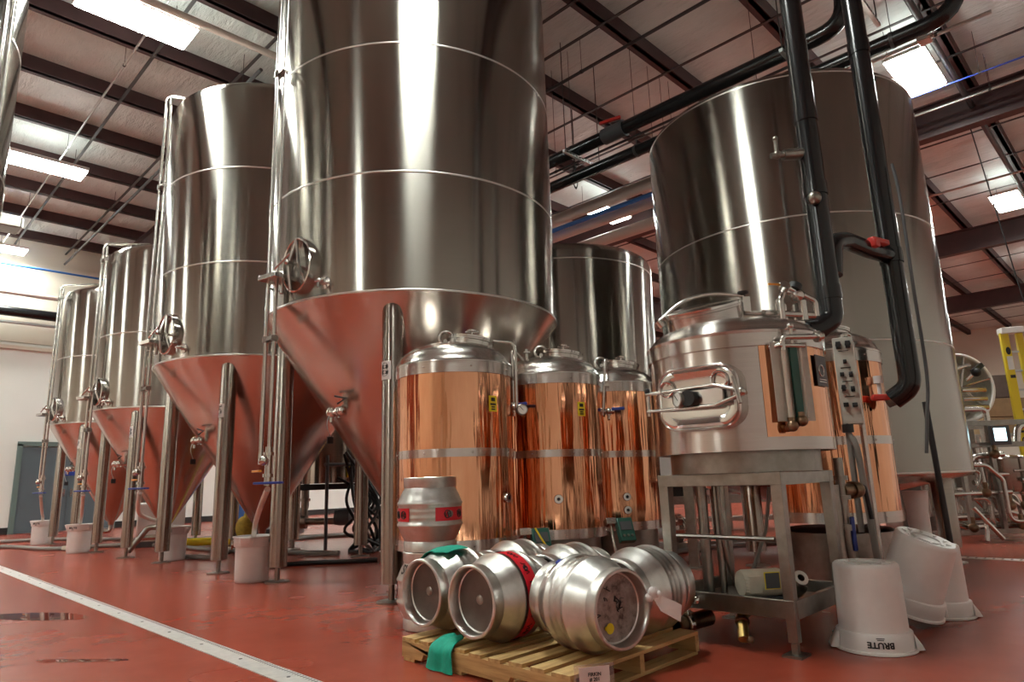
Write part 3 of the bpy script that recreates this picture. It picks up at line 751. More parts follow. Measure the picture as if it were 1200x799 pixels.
# discharge hoses from the tank pipes into the buckets
HG = 'milky drain hoses'
for lab, pts in (('milky hose dropping into the bucket at the tank numbered 8', [(2.90, 6.11, .99), (3.08, 6.62, .83), (3.28, 7.15, .66), (3.39, 7.42, .55), (3.42, 7.5, .42), (3.43, 7.52, .25)]),
                 ('milky hose bending into the bucket at the tank numbered 5', [(2.87, 9.69, .99), (2.91, 9.85, .82), (3.08, 10.3, .70), (3.36, 10.76, .61), (3.58, 10.88, .55), (3.71, 10.9, .45), (3.74, 10.9, .25)]),
                 ('milky hose into the bucket of the third conical tank', [(2.90, 12.57, .99), (3.0, 13.0, .83), (3.13, 13.55, .65), (3.19, 13.83, .54), (3.21, 13.93, .42), (3.22, 13.95, .25)]),
                 ('milky hose into the bucket before the slate door', [(2.93, 15.79, .99), (3.03, 16.2, .83), (3.16, 16.75, .66), (3.24, 17.05, .55), (3.27, 17.18, .42), (3.28, 17.2, .25)])):
    tag(MB().tube(spline(pts), .027, 12).build('drain_hose', 'tube'), lab, 'hose', HG)

# ------------------------------------------------------------------ mash tun on its stand
mt = thing('mash_tun', 'round steel mash tun with copper panel and oval manway, on a steel stand', 'mash tun', (4.26, 2.07, 0))
Rm = .56
MB().lathe([(0, 1.0), (.47, 1.0), (.47, 1.14), (0, 1.14)], 72).build('base_skirt', 'dull', mt)
MB().lathe([(Rm-.03, 1.125), (Rm+.006, 1.125), (Rm+.006, 1.20), (Rm-.03, 1.20)], 96).build('bottom_band', 'tun', mt)
MB().lathe([(Rm, 1.19), (Rm, 1.76)], 128).build('vessel_shell', 'tun', mt)
MB().lathe([(Rm-.01, 1.196), (Rm+.004, 1.197), (Rm+.004, 1.755), (Rm-.01, 1.756)], 72, None, R(221), R(460+24)).build('copper_panel', 'copper', mt)
MB().lathe([(Rm-.03, 1.745), (Rm+.014, 1.745), (Rm+.014, 1.83), (Rm-.03, 1.83)], 128).build('top_band', 'tun', mt)
prof = [(Rm+.016, 1.825), (Rm+.02, 1.842), (Rm-.002, 1.852)]
for k in range(1, 13):
    a = k/12*PI/2; prof.append(((Rm-.01)*math.cos(a)**.9 if k < 12 else 0, 1.852+.15*math.sin(a)))
MB().lathe(prof, 96).build('dome', 'tun', mt, smooth=60)
hd = dirv(150)
hp = hd*.20
td = dirv(186); m_ = axis_mat((hp.x-.01, hp.y, 2.045), (td.x*.33, td.y*.33, 1))
hb = MB().lathe([(.25, -.20), (.25, .035), (.262, .04), (.262, .055), (.25, .06)], 64, m_).build('top_hatch', 'tun', mt)
MB().lathe([(.265, .057), (.265, .072), (.24, .078), (.15, .090), (0, .096)], 64, m_).build('hatch_lid', 'polished', hb)
sv = V(math.sin(R(45)), -math.cos(R(45)), 0)
lo = V(hp.x-.03, hp.y, 2.085)
MB().tube(spline([lo-sv*.29+V(0, 0, -.06), lo-sv*.12+V(0, 0, .07), lo+sv*.08+V(0, 0, .12), lo+sv*.30+V(0, 0, .10)]), .014, 10).box(lo+sv*.31+V(0, 0, .03), (.05, .05, .12), R(-45)).cyl(lo-sv*.30+V(0, 0, -.06), lo-sv*.27+V(0, 0, -.10), .025).build('hatch_arm', 'steel', hb)
MB().lathe([(0, 0), (.012, 0), (.012, .03), (.034, .035), (.038, .05), (0, .055)], 16, Matrix.Translation(lo+sv*.30+V(0, 0, .08))).build('hatch_knob', 'black', hb)
bx = MB().box((.22, -.18, 2.02), (.07, .06, .16), R(-45)).box((.29, -.22, 2.00), (.07, .05, .13), R(-45)).build('bracket', 'tun', mt, bevel=.004)
# oval manway facing -x
def rrect(w_, h_, r_, n=8):
    pts = []
    for cx, cy, a0 in ((w_-r_, h_-r_, 0), (-w_+r_, h_-r_, 90), (-w_+r_, -h_+r_, 180), (w_-r_, -h_+r_, 270)):
        for k in range(n+1):
            a = R(a0+90*k/n); pts.append((cx+r_*math.cos(a), cy+r_*math.sin(a)))
    return pts
mm = Matrix.Translation((-Rm+.02, 0.0, 1.455)) @ Matrix(((0, 0, -1, 0), (1, 0, 0, 0), (0, 1, 0, 0), (0, 0, 0, 1)))   # local x->y, y->z, z->-x
mm = Matrix.Rotation(R(3), 4, 'Z') @ mm
def loft(mb, loops, cap=False):
    n = len(loops[0]); vs = [p for l in loops for p in l]; fs = []
    for i in range(len(loops)-1):
        for q in range(n): fs.append((i*n+q, i*n+(q+1) % n, (i+1)*n+(q+1) % n, (i+1)*n+q))
    if cap: fs.append(tuple((len(loops)-1)*n+q for q in range(n)))
    return mb.add(vs, fs)
def lp(w_, h_, r_, z): return [mm @ V(x, y, z) for x, y in rrect(w_, h_, r_)]
mw = loft(MB(), [lp(.27, .195, .12, -.12), lp(.27, .195, .12, .05), lp(.262, .187, .115, .058), lp(.245, .17, .10, .05), lp(.245, .17, .10, .0)]).build('manway', 'tun', mt)
md_ = loft(MB(), [lp(.25, .175, .105, .03), lp(.25, .175, .105, .062), lp(.235, .16, .10, .068), lp(.205, .13, .08, .058), lp(.19, .12, .07, .055)], True).build('manway_door', 'polished', mw)
mk = MB()
for s in (-1, 1):
    mk.tube(fillet([mm @ V(.345, .055*s+.0, .06), mm @ V(-.13, .060*s, .10), mm @ V(-.30, .008*s, .10)], .05), .011, 10)
mk.cyl(mm @ V(-.30, 0, .05), mm @ V(-.30, 0, .15), .014); mk.sphere(mm @ V(-.30, 0, .11), .028)
mk.tube([mm @ V(-.27, .09, .14), mm @ V(-.31, -.07, .16)], .012, 8)
mk.cyl(mm @ V(.34, .085, .05), mm @ V(.34, -.085, .05), .013)
mk.build('clamp_bar', 'steel', mw)
mk = MB().sphere(mm @ V(.34, .075, .055), .02); mk.build('bar_knob', 'black', mw)
g_ = MB().cyl(mm @ V(.03, -.005, .05), mm @ V(.03, -.005, .13), .048).build('gauge_stem', 'black', mw)
gauge(mw, mm @ V(.085, -.005, .10), (mm.to_3x3() @ V(.55, .0, 1)), .05)
MB().box(mm @ V(-.10, -.005, .075), (.02, .16, .10)).build('gauge_block', 'tun', mw, bevel=.004)
MB().torus(.05, .008, mm @ Matrix.Translation((-.16, .09, .075)), 24, 8).build('sight_ring', 'polished', mw)
MB().torus(.045, .008, mm @ Matrix.Translation((.19, .07, .075)), 24, 8).build('sight_ring', 'polished', mw)
# sight glass panel
az = 238
sd_ = dirv(az); ss = V(-sd_.y, sd_.x, 0)
def sp(u, h, z): return sd_*(Rm+h)+ss*u+V(0, 0, z)
bp = MB().box(sp(0, .035, 1.52), (.004, .25, .47), R(az)).build('sight_plate', 'plate', mt)
MB().cyl(sp(-.055, .06, 1.26), sp(-.055, .06, 1.72), .014).build('sight_tube', 'glass_tube', bp)
MB().cyl(sp(.06, .06, 1.30), sp(.06, .06, 1.72), .009).build('sight_tube', 'glass_tube', bp)
MB().box(sp(.012, .055, 1.51), (.016, .048, .46), R(az)).build('green_scale', 'green', bp)
vv = MB()
vv.tube(fillet([sp(-.055, .06, 1.70), sp(-.055, .06, 1.78), sp(.16, .10, 1.78)], .03), .017, 10); vv.cyl(sp(.15, .10, 1.78), sp(.165, .10, 1.78), .036); vv.cyl(sp(.165, .102, 1.78), sp(.19, .104, 1.78), .024)
vv.tube([sp(.012, .06, 1.74), sp(.012, .06, 1.84)], .010, 8); vv.sphere(sp(.012, .06, 1.85), .02); vv.tube([sp(-.02, .06, 1.83), sp(.045, .06, 1.83)], .007, 8)
vv.tube([sp(-.10, 0, 1.73), sp(-.08, .06, 1.73), sp(.09, .06, 1.73)], .015, 10)
vv.build('sight_valve', 'steel', bp)
vv = MB()
for u, z in ((-.055, 1.255), (.012, 1.285)):
    vv.tube(fillet([sp(u, .06, z+.05), sp(u, .06, z), sp(u+.015, 0, z-.01)], .03), .022, 10); vv.sphere(sp(u, .065, z), .034)
vv.build('sight_elbow', 'bronze', bp)
nzaz = 268
MB().box(dirv(nzaz)*(Rm+.012)+V(0, 0, 1.60), (.006, .15, .19), R(nzaz)).build('name_plate', 'greyd', mt)
np_ = MB().torus(.035, .004, axis_mat(dirv(nzaz)*(Rm+.016)+V(-.01, 0, 1.60), dirv(nzaz)), 20, 6)
for z in (1.545, 1.53): np_.box(dirv(nzaz)*(Rm+.016)+V(0, 0, z), (.002, .10, .005), R(nzaz))
np_.build('plate_emblem', 'steel', mt)
# pipework on the dome
pw = MB()
a0 = V(.30, -.26, 1.95)
pw.tube(fillet([(.16, -.30, 1.90), (.16, -.30, 2.15), (.24, -.30, 2.22), (.40, -.33, 2.22)], .05), .020, 10)
pw.tube([(.10, -.20, 2.06), (.46, -.40, 2.06)], .026, 12); pw.cyl((.22, -.27, 2.02), (.22, -.27, 2.16), .03); pw.cyl((.38, -.36, 2.02), (.38, -.36, 2.16), .03)
pw.tube(fillet([(.22, -.27, 2.14), (.28, -.30, 2.26), (.46, -.42, 2.16), (.46, -.42, 2.05)], .04), .020, 10)
pw.cyl((.17, -.32, 2.22), (.15, -.35, 2.24), .036); pw.sphere((.36, -.34, 2.2), .05)
pw.tube([(-.02, -.12, 2.06), (.16, -.22, 2.06)], .014, 8)
pw.box((.32, -.25, 1.93), (.20, .16, .16), R(-40))
for i in range(4): pw.cyl((.2+.06*i, -.25-.035*i, 2.02), (.2+.06*i, -.25-.035*i, 2.13), .012)
po = pw.build('top_pipework', 'steel', mt)
MB().tube([(.20, -.30, 2.26), (.05, -.28, 2.24)], .007, 8).build('valve_lever', 'orange', po)
MB().cyl((.34, -.33, 2.24), (.36, -.34, 2.28), .045).build('valve_cap', 'black', po)
# stand
st = .41
for nm, z, h in (('top_frame', .962, .075),):
    mb = MB()
    for s in (-1, 1): mb.box((s*(st-.03), 0, z), (.06, 2*st, h)); mb.box((0, s*(st-.03), z), (2*st-.12, .06, h))
    mb.build(nm, 'dull', mt, bevel=.004)
for sx in (-1, 1):
    for sy in (-1, 1):
        lg = MB().box((sx*(st-.035), sy*(st-.035), .50), (.068, .068, .86), None, .82).build('leg', 'dull', mt, bevel=.004)
        MB().box((sx*(st-.035), sy*(st-.035), .035), (.035, .035, .06)).box((sx*(st-.035), sy*(st-.035), .006), (.13, .11, .012)).build('leg_foot', 'dull', lg)
tr = MB()
for s in (-1, 1): tr.box((s*(st-.01), 0, .245), (.03, 2*st, .10)); tr.box((0, s*(st-.01), .245), (2*st-.05, .03, .10))
tr.box((0, 0, .215), (2*st-.05, 2*st-.05, .012)); tr.build('lower_tray', 'dull', mt, bevel=.003)
MB().tube([(-st+.02, st-.1, .62), (-st+.02, -st+.08, .62)], .014, 8).build('tie_rod', 'dull', mt)
for y in (.33, .18): MB().sphere((-st-.03, y, .25), .025).cyl((-st-.03, y, .25), (-st+.02, y, .25), .014).build('frame_bolt', 'polished', mt)
# post legs & pipes under the tun
mb = MB(); mb.cyl((-.20, .22, .2), (-.20, .22, 1.0), .034); mb.cyl((-.14, .15, .2), (-.14, .15, 1.0), .024); mb.tube(spline([(-.16, .12, 1.0), (-.15, .12, .6), (-.10, .1, .35), (.0, .08, .22)]), .016, 8)
mb.build('drain_pipe', 'dull', mt)

# pump in the tray
pm = thing('pump_motor', 'cream electric pump motor lying in the tray under the mash tun', 'pump', (4.19, 1.99, .228), R(-38))
MB().lathe([(0, -.15), (.075, -.15), (.082, -.13), (.082, .10), (.07, .13), (0, .13)], 32, Matrix.Translation((0, 0, .10)) @ Matrix.Rotation(PI/2, 4, 'Y')).build('motor_body', 'motor', pm)
mb = MB()
for k in range(5): mb.box((-.13+.006, -.03, .06+.018*k), (.05, .1, .006))
mb.box((-.09, -.075, .10), (.08, .02, .10)); mb.build('vent_cover', 'motor', pm, bevel=.003)
MB().box((.02, -.083, .12), (.09, .008, .09)).build('rating_label', 'greyd', pm)
MB().box((.02, -.082, .12), (.10, .005, .10)).build('label_border', 'sticker', pm)
MB().lathe([(.022, 0), (.022, .05), (.045, .05), (.045, .035), (.035, 0), (.075, -.03), (.08, -.07), (0, -.08)], 28, Matrix.Translation((.22, -.02, .10)) @ Matrix.Rotation(R(60), 4, 'X')).build('pump_head', 'steel', pm)
MB().box((0, 0, .012), (.22, .12, .022)).build('pump_foot', 'greyd', pm)
tag(MB().tube(fillet([(4.5, 2.25, .24), (4.5, 2.2, .35), (4.55, 2.1, .62), (4.56, 2.05, .90)], .08), .014, 8).build('flexible_hose', 'grey'), 'thin grey hose rising from the tray inside the stand', 'hose')
# outlet pipe fittings under the tray
fo = thing('outlet_pipe', 'black open outlet pipe with steel clamp at the left corner of the tun stand', 'pipe', (3.69, 2.33, .112))
MB().lathe([(.040, .06), (.040, .0), (.055, .0), (.057, .05), (.05, .05), (.05, .35), (0, .35)], 28, axis_mat((0, 0, 0), (1, -.08, .0))).build('pipe_body', 'bronze', fo)
MB().lathe([(.058, .07), (.072, .075), (.072, .11), (.058, .115)], 28, axis_mat((0, 0, 0), (1, -.08, .0))).box((.09, -.04, .06), (.05, .03, .04)).build('clamp', 'polished', fo, bevel=.003)
MB().tube([(.02, 0, -.055), (.02, 0, -.14)], .026, 12).build('stub', 'brass', fo)
be = thing('brass_elbow', 'aged brass pipe elbow hanging under the tun tray', 'pipe fitting', (3.85, 2.02, .13))
MB().tube(fillet([(.30, .05, .04), (.08, .0, .04), (-.02, -.05, -.07)], .07), .032, 14).build('elbow_body', 'brass', be)
MB().lathe([(.034, 0), (.042, .004), (.042, .02), (.034, .024)], 20, axis_mat((.045, -.018, .005), (.7, .35, .75))).sphere((.0, -.08, -.07), .022).build('elbow_collar', 'bronze', be)
# pipes and valve at the right of the stand
dp = thing('drop_pipe', 'vertical drain pipe with valve and blue lever at right of the tun stand', 'pipe', (4.87, 1.69, 0))
MB().tube([(0, 0, .55), (0, 0, 1.08)], .032, 14).tube([(0, 0, .62), (.03, -.01, .12)], .045, 14).cyl((0, 0, .60), (0, 0, .64), .06).cyl((0, 0, .80), (0, 0, .83), .055).cyl((0, 0, .93), (0, 0, .96), .05).build('pipe_body', 'dull', dp)
MB().tube([(.0, 0, .86), (.12, -.04, .86)], .045, 14).cyl((.10, -.03, .86), (.12, -.04, .86), .06).sphere((.15, -.05, .86), .055).build('valve_body', 'bronze', dp)
MB().box((-.02, -.05, .58), (.03, .02, .22), R(-30)).build('blue_lever', 'blue', dp, bevel=.006)
MB().tube(fillet([(.18, -.06, .88), (.22, -.08, .88), (.25, -.09, .66)], .04), .016, 8).build('black_lever', 'black', dp)
MB().cyl((-.06, .03, .2), (-.06, .03, .9), .036).cyl((-.06, .03, 0), (-.06, .03, .2), .03).build('support_leg', 'dull', dp)

# control box on a post
cb = thing('control_box', 'tall narrow grey switch box with black knobs right of the mash tun', 'control box', (5.38, 1.72, 0), R(198+90))
MB().cyl((.06, .10, 0), (.06, .10, 1.98), .022).box((.06, .10, .008), (.14, .14, .016)).build('post', 'tun', cb)
MB().tube(fillet([(.06, .10, 1.9), (.06, .02, 2.02), (0, -.01, 2.02), (0, 0, 1.9)], .04), .013, 8).build('bent_rod', 'steel', cb)
MB().box((0, 0, 1.66), (.14, .10, .66)).build('case', 'plate', cb, bevel=.006)
for x, z, w_, h_ in ((-.03, 1.93, .05, .07), (.035, 1.93, .05, .07), (.0, 1.80, .035, .04), (-.03, 1.705, .04, .04), (.03, 1.70, .04, .05), (-.03, 1.60, .04, .06), (.03, 1.59, .04, .05), (-.03, 1.475, .05, .04), (.03, 1.47, .05, .04)):
    MB().box((x, -.06, z), (w_*.7, .022, h_*.8)).cyl((x, -.06, z), (x, -.078, z), h_*.3).build('switch_knob', 'black', cb, bevel=.003)
mb = MB()
for z in (1.885, 1.755, 1.65, 1.535): mb.box((0, -.051, z), (.07, .002, .006))
mb.build('printed_mark', 'ink', cb)
MB().cyl((-.04, -.02, 1.33), (-.04, -.02, 1.27), .04).cyl((-.04, -.02, 1.30), (-.04, -.02, 1.38), .03).build('cable_gland', 'black', cb)
MB().tube(fillet([(-.04, -.02, 1.28), (-.04, -.02, .55)], .05), .022, 10).tube(spline([(-.04, -.02, 1.26), (.0, -.05, 1.15), (.02, -.05, .8), (.05, -.03, .02)]), .024, 10).build('cable', 'grey', cb)

# ------------------------------------------------------------------ overhead and vertical black pipes
v1 = thing('black_pipe', 'left of two black vertical pipes, elbowing into the mash tun top', 'pipe', (0, 0, 0))
px, py = 4.93, 1.62
MB().tube(fillet([(px, py, 8.0), (px, py, 2.06), (px-.10, py+.08, 1.98), (px-.17, py+.13, 1.97)], .10), .078, 20).build('pipe_run', 'pvc', v1)
MB().cyl((px-.13, py+.10, 1.975), (px-.20, py+.15, 1.965), .06).build('end_collar', 'greyd', v1)
mb = MB().tube([(px, py, 3.35), (px-.16, py+.14, 3.33)], .042, 14).cyl((px-.14, py+.12, 3.33), (px-.24, py+.20, 3.32), .022).sphere((px-.2, py+.17, 3.33), .032).cyl((px-.2, py+.17, 3.33), (px-.2, py+.17, 3.46), .016).sphere((px-.2, py+.17, 3.46), .022)
mb.build('side_valve', 'dull', v1)
MB().tube([(px, py, 2.95), (px-.09, py-.02, 2.95)], .03, 10).sphere((px-.10, py-.02, 2.95), .05).build('side_valve', 'dull', v1)
for z in (3.0, 3.6, 2.2): MB().cyl((px, py, z), (px, py, z+.1), .085).build('pipe_coupling', 'pvc', v1)
v2 = thing('black_pipe', 'right of two black vertical pipes, with red handled valves beside the copper tank', 'pipe', (0, 0, 0))
qx, qy = 6.0, 1.45
MB().tube(fillet([(qx, qy, 8.0), (qx, qy, 1.63), (qx-.01, qy+.14, 1.54)], .20), .082, 20).build('pipe_run', 'pvc', v2)
MB().cyl((qx-.01, qy+.12, 1.55), (qx-.01, qy+.185, 1.53), .055).build('end_collar', 'dull', v2)
vo = MB().box((qx-.08, qy+.20, 1.56), (.16, .05, .05), R(-50)).build('valve_handle', 'red', v2, bevel=.01)
MB().cyl((qx-.04, qy+.22, 1.56), (qx-.04, qy+.22, 1.72), .016).cyl((qx-.04, qy+.22, 1.68), (qx-.04, qy+.22, 1.74), .035).build('valve_stem', 'white', v2)
jx, jy = px+.04, py-.02
MB().tube(fillet([(qx, qy, 2.72), (qx-.35, qy+.07, 2.72), (5.35, 1.58, 2.74), (5.16, 1.62, 2.70), (5.10, 1.63, 2.42)], .16), .068, 16).build('branch_pipe', 'pvc', v2)
MB().cyl((qx-.10, qy+.02, 2.715), (qx-.24, qy+.05, 2.71), .045).build('branch_union', 'dull', v2)
MB().box((qx-.33, qy-.01, 2.77), (.22, .06, .045), R(-15)).box((qx-.40, qy+.02, 2.74), (.07, .1, .07), R(-15)).build('valve_handle', 'red', v2, bevel=.012)
for z in (2.66, 4.6): MB().cyl((qx, qy, z), (qx, qy, z+.12), .09).build('pipe_coupling', 'pvc', v2)
MB().tube(spline([(qx-.02, qy-.12, 3.5), (qx-.03, qy-.14, 3.2), (qx-.06, qy-.14, 2.4), (qx-.08, qy-.14, 1.7), (qx-.2, qy-.12, 1.35), (qx-.27, qy-.10, 1.1)]), .013, 10).build('conduit', 'greyd', v2)
tag(MB().tube([(6.04, 1.35, 0), (6.0, 1.37, 1.5)], .022, 12).build('thin_black_pole', 'black'), 'thin black pole standing between copper tank and wide steel tank', 'pole')

def run(label, x, z, y0, y1, r, mat, name, cat='pipe', group=None, elbow=None):
    pts = [(x, y1, z), (x, y0, z)]
    if elbow: pts += [(x, y0-.0, z+elbow)]
    o = tag(MB().tube(fillet(pts, .35) if elbow else pts, r, 14).build(name, mat), label, cat, group)
    y = y0+.7
    while y < y1:
        MB().tube([(x, y, z+r*.8), (x, y, CZ-.01)], .0045, 6).lathe([(r+.002, -.02), (r+.006, -.02), (r+.006, .02), (r+.002, .02)], 16, axis_mat((x, y, z), (0, 1, 0))).build('pipe_hanger', 'strap', o)
        y += 3.66
    return o
up_pipe = run('upper of two thick black overhead pipes, above the wide steel tank', 8.12, 6.35, 2.05, 14.0, .105, 'pvc', 'overhead_pipe', elbow=1.6)
run('lower of two thick black overhead pipes, passing behind the wide steel tank', 8.35, 6.02, .95, 14.0, .095, 'pvc', 'overhead_pipe', elbow=1.93)
run('thin grey conduit along the lower black overhead pipe', 8.32, 6.26, 2.6, 14.0, .02, 'greyd', 'overhead_conduit', 'conduit')
for lab, y, x, z in (('strut channel under the black overhead pipes at the tank gap', 6.3, 8.25, 6.2), ('strut channel under the black pipes left of the gap', 8.6, 8.25, 5.85), ('perforated strut channel beside the left vertical black pipe', 2.75, 8.3, 6.20), ('perforated strut channel behind the right vertical black pipe', 1.9, 8.5, 6.7)):
    t = thing('strut_hanger', lab, 'hanger', (x, y, z))
    MB().box((0, 0, 0), (1.0, .05, .05)).build('channel', 'galv', t)
    mb = MB()
    for s in (-.45, .45): mb.tube([(s, 0, .02), (s, 0, CZ-z-.05)], .008, 6)
    mb.build('hanger_rod', 'strap', t)
    mb = MB()
    for k in range(12): mb.box((-.44+.08*k, -.026, 0), (.035, .004, .02))
    mb.build('slot_hole', 'base', t)
for y in (5.55, 7.9):
    vb = MB().lathe([(.107, -.2), (.128, -.2), (.128, .2), (.107, .2), (.107, -.2)], 28, axis_mat((8.12, y, 6.35), (0, 1, 0))).build('valve_body', 'greyd', up_pipe)
    MB().box((8.02, y, 6.52), (.05, .36, .05), R(12)).build('valve_handle', 'red', vb, bevel=.01)
# pipes in the gap behind
run('upper white overhead pipe behind the gap between the big tanks', 9.5, 6.0, 5.0, 20, .11, 'pipew', 'white_pipe', group='white overhead pipes')
run('bright blue overhead pipe between the white pipes', 9.9, 6.0, 5.0, 20, .045, 'bluep', 'blue_pipe')
run('second white overhead pipe below the blue one', 10.2, 6.0, 5.0, 20, .11, 'pipew', 'white_pipe', group='white overhead pipes')
run('third white overhead pipe nearest the tank top in the gap', 10.9, 5.9, 5.0, 20, .12, 'pipew', 'white_pipe', group='white overhead pipes')
tag(MB().tube([(9.2, 8.2, 4.78), (9.2, 8.2, 8.2)], .07, 14).build('standpipe', 'pipew'), 'short vertical white pipe above the hidden tank top', 'pipe')
t = thing('hook_cable', 'looped black cable with plug hanging in the gap between the big tanks', 'cable', (9.6, 7.55, 0))
MB().tube([(0, 0, 8.24), (0, 0, 7.0)], .012, 6).torus(.10, .014, Matrix.Translation((0, 0, 6.75)) @ Matrix.Diagonal((.7, .7, 2, 1)) @ Matrix.Rotation(PI/2, 4, 'X'), 24, 6).box((0, 0, 7.03), (.06, .06, .12)).build('cable_loop', 'black', t)
# left ceiling pipes
tag(MB().tube([(-4, 9.08, 7.6), (7.5, 9.0, 7.6)], .055, 14).build('sprinkler_pipe', 'pipew'), 'pale pink sprinkler pipe across the upper left ceiling', 'pipe')
run('thin grey conduit feeding the left aisle lights', 2.53, 7.72, 3, 22.3, .018, 'galv', 'light_conduit', 'conduit')
run('dark sprinkler branch along the left ceiling', 4.1, 7.6, 9.5, 22.3, .03, 'greyd', 'sprinkler_branch')
run('dark ceiling rod at right of the largest tank', 7.98, 7.6, -2, 14, .028, 'greyd', 'ceiling_rod', 'rod')
run('silver conduit crossing under the upper right light', 13.85, 7.6, -3, 2.9, .025, 'galv', 'silver_conduit', 'conduit')
run('second silver conduit close beside the first at upper right', 13.7, 7.52, -3, 2.9, .018, 'galv', 'silver_conduit', 'conduit')
run('thin blue air line crossing in front of the upper right light', 12.8, 7.45, -3, 2.6, .014, 'blue', 'blue_air_line')
run('silver conduit above the thick rafter at right', 18.5, 7.6, -3, 3.6, .028, 'galv', 'silver_conduit', 'conduit')
run('long silver conduit at the top right corner', 11.0, 7.4, 0.9, 3.6, .03, 'galv', 'silver_conduit', 'conduit')
tag(MB().tube([(9.6, 1.75, 7.7), (22, 1.75, 7.7)], .05, 10).build('dark_conduit', 'greyd'), 'dark conduit running beside the upper right light', 'conduit')
t = thing('ceiling_mount_box', 'grey junction box on the ceiling at the top right', 'box', (11.0, 1.75, 7.45))
MB().box((0, 0, 0), (.22, .18, .16)).build('case', 'galv', t, bevel=.01); MB().box((0, 0, -.085), (.18, .14, .012)).cyl((.0, 0, .08), (0, 0, .55), .02).build('cover', 'galv', t)
t = thing('heater_unit', 'grey box shaped unit hung from the ceiling at the left edge', 'heater', (1.72, 15.2, 6.1))
MB().box((0, 0, 0), (.55, .5, .22)).box((-.1, 0, .3), (.16, .16, .5)).build('case', 'dull', t, bevel=.02); MB().box((.29, 0, 0), (.03, .44, .18)).build('louvre', 'galv', t); MB().tube([(-.1, 0, .4), (-.1, 0, 2.0)], .02, 8).build('hanger_rod', 'strap', t)
# pipes on the end wall
for lab, y, z, r_, mt_ in (('white pipe along the upper end wall at the left', 22.15, 6.5, .07, 'pipew'), ('thick black duct along the end wall at the left', 22.2, 5.98, .14, 'pvc'), ('steel pipe under the black duct on the end wall', 22.2, 5.68, .04, 'galv'), ('thin blue pipe high on the end wall at the left', 22.0, 7.25, .03, 'bluep')):
    tag(MB().tube([(-8, y, z), (12, y, z)], r_, 14).build('wall_pipe', mt_), lab, 'pipe')

# ------------------------------------------------------------------ floor things
# trench drain
dr = thing('trench_drain', 'long pale steel trench drain strip across the red floor at lower left', 'drain', (1.87, 0, 0))
MB().box((0, 8.5, .002), (.145, 27, .006)).build('drain_frame', 'drain', dr, smooth=0)
mb = MB()
for k in range(300):
    y = 1.6+.03*k; mb.box((.052, y, .0054), (.022, .008, .0012))
mb.build('slot_row', 'slot', dr, smooth=0)['kind'] = 'stuff'
mb = MB()
for k in range(30): mb.cyl((0, 1.2+.6*k, .004), (0, 1.2+.6*k, .0065), .011, n=10)
mb.build('cover_screw', 'slot', dr, smooth=0)
dr2 = thing('trench_drain', 'short pale trench drain strip on the floor at the right edge behind the wide tank', 'drain', (9.0, 0, 0))
MB().box((0, -1.5, .003), (.14, 7, .006)).build('drain_frame', 'drain', dr2, smooth=0)
mb = MB()
for k in range(60): mb.box((0, -2.6+.08*k, .0066), (.08, .02, .001))
mb.build('slot_row', 'slot', dr2, smooth=0)['kind'] = 'stuff'
# puddles
def puddle(label, pts):
    n = len(pts); P = spline([(x, y, .0015) for x, y in pts+[pts[0]]], 6)[:-1]
    cx = sum(p.x for p in P)/len(P); cy = sum(p.y for p in P)/len(P)
    vs = [(cx, cy, .0025)]+[p[:] for p in P]; fs = [(0, i+1, (i+1) % len(P)+1) for i in range(len(P))]
    tag(MB().add(vs, fs).build('water_puddle', 'wet', None, smooth=60), label, 'puddle')
puddle('shallow water puddle on the floor beside the drain at left', [(1.22, 7.05), (1.40, 6.78), (1.58, 6.60), (1.66, 6.66), (1.62, 6.95), (1.5, 7.2), (1.28, 7.45), (1.05, 7.5)])
puddle('thin wet streak on the floor below the puddle', [(1.05, 5.15), (1.30, 4.86), (1.42, 4.76), (1.40, 4.84), (1.25, 5.02), (1.06, 5.25)])
# hoses lying on the floor
def hose(label, pts, r, mat='grey'):
    tag(MB().tube(spline([(x, y, r+.001) for x, y in pts], 8), r, 12).build('floor_hose', mat), label, 'hose', 'hoses on the floor')
hose('long grey hose across the floor behind the left buckets', [(-3, 17.9), (0, 17.5), (2.4, 16.9), (3.0, 15.0), (3.9, 14.5), (4.4, 13.7), (4.6, 11.6), (4.7, 11.2), (5.0, 10.0), (5.4, 9.0)], .035)
hose('second grey hose by the end wall at left', [(-3, 19.4), (1, 19.2), (3.0, 18.6), (4.0, 17.6), (5.2, 14.6), (6.0, 13.2), (7.5, 12.2)], .035)
hose('grey hose from the tank numbered 5 towards the pump', [(3.9, 10.9), (4.2, 10.2), (4.5, 10.9), (5.6, 11.8), (6.8, 12.3), (8.3, 11.5)], .032)
hose('black hose on the floor between the two front tanks', [(4.0, 8.55), (4.5, 8.35), (5.0, 7.9), (5.4, 7.7), (6.0, 7.4), (6.4, 6.6)], .028, 'black')
hose('thinner black hose beside the other black hose', [(4.05, 8.8), (4.7, 8.25), (5.2, 7.75), (5.7, 7.9), (6.2, 7.8)], .022, 'black')
hose('grey hose on the floor seen under the mash tun', [(6.9, 5.2), (7.6, 4.9), (8.6, 4.7), (9.3, 4.3), (10.2, 3.6)], .03)
hose('long pale hose on the floor farther under the mash tun', [(7.4, 6.2), (8.6, 5.3), (9.6, 4.5), (10.6, 3.7)], .03)
t = thing('yellow_pipe', 'bright yellow tube lying on the floor behind the tank numbered 8', 'tube', (5.2, 12.75, .075))
MB().tube([(-.5, .45, 0), (.85, -.75, 0)], .07, 14).build('tube_body', 'yellow', t)
t = thing('scrub_brush', 'pale floor brush with short handle beside the buckets', 'brush', (3.28, 14.72, 0))
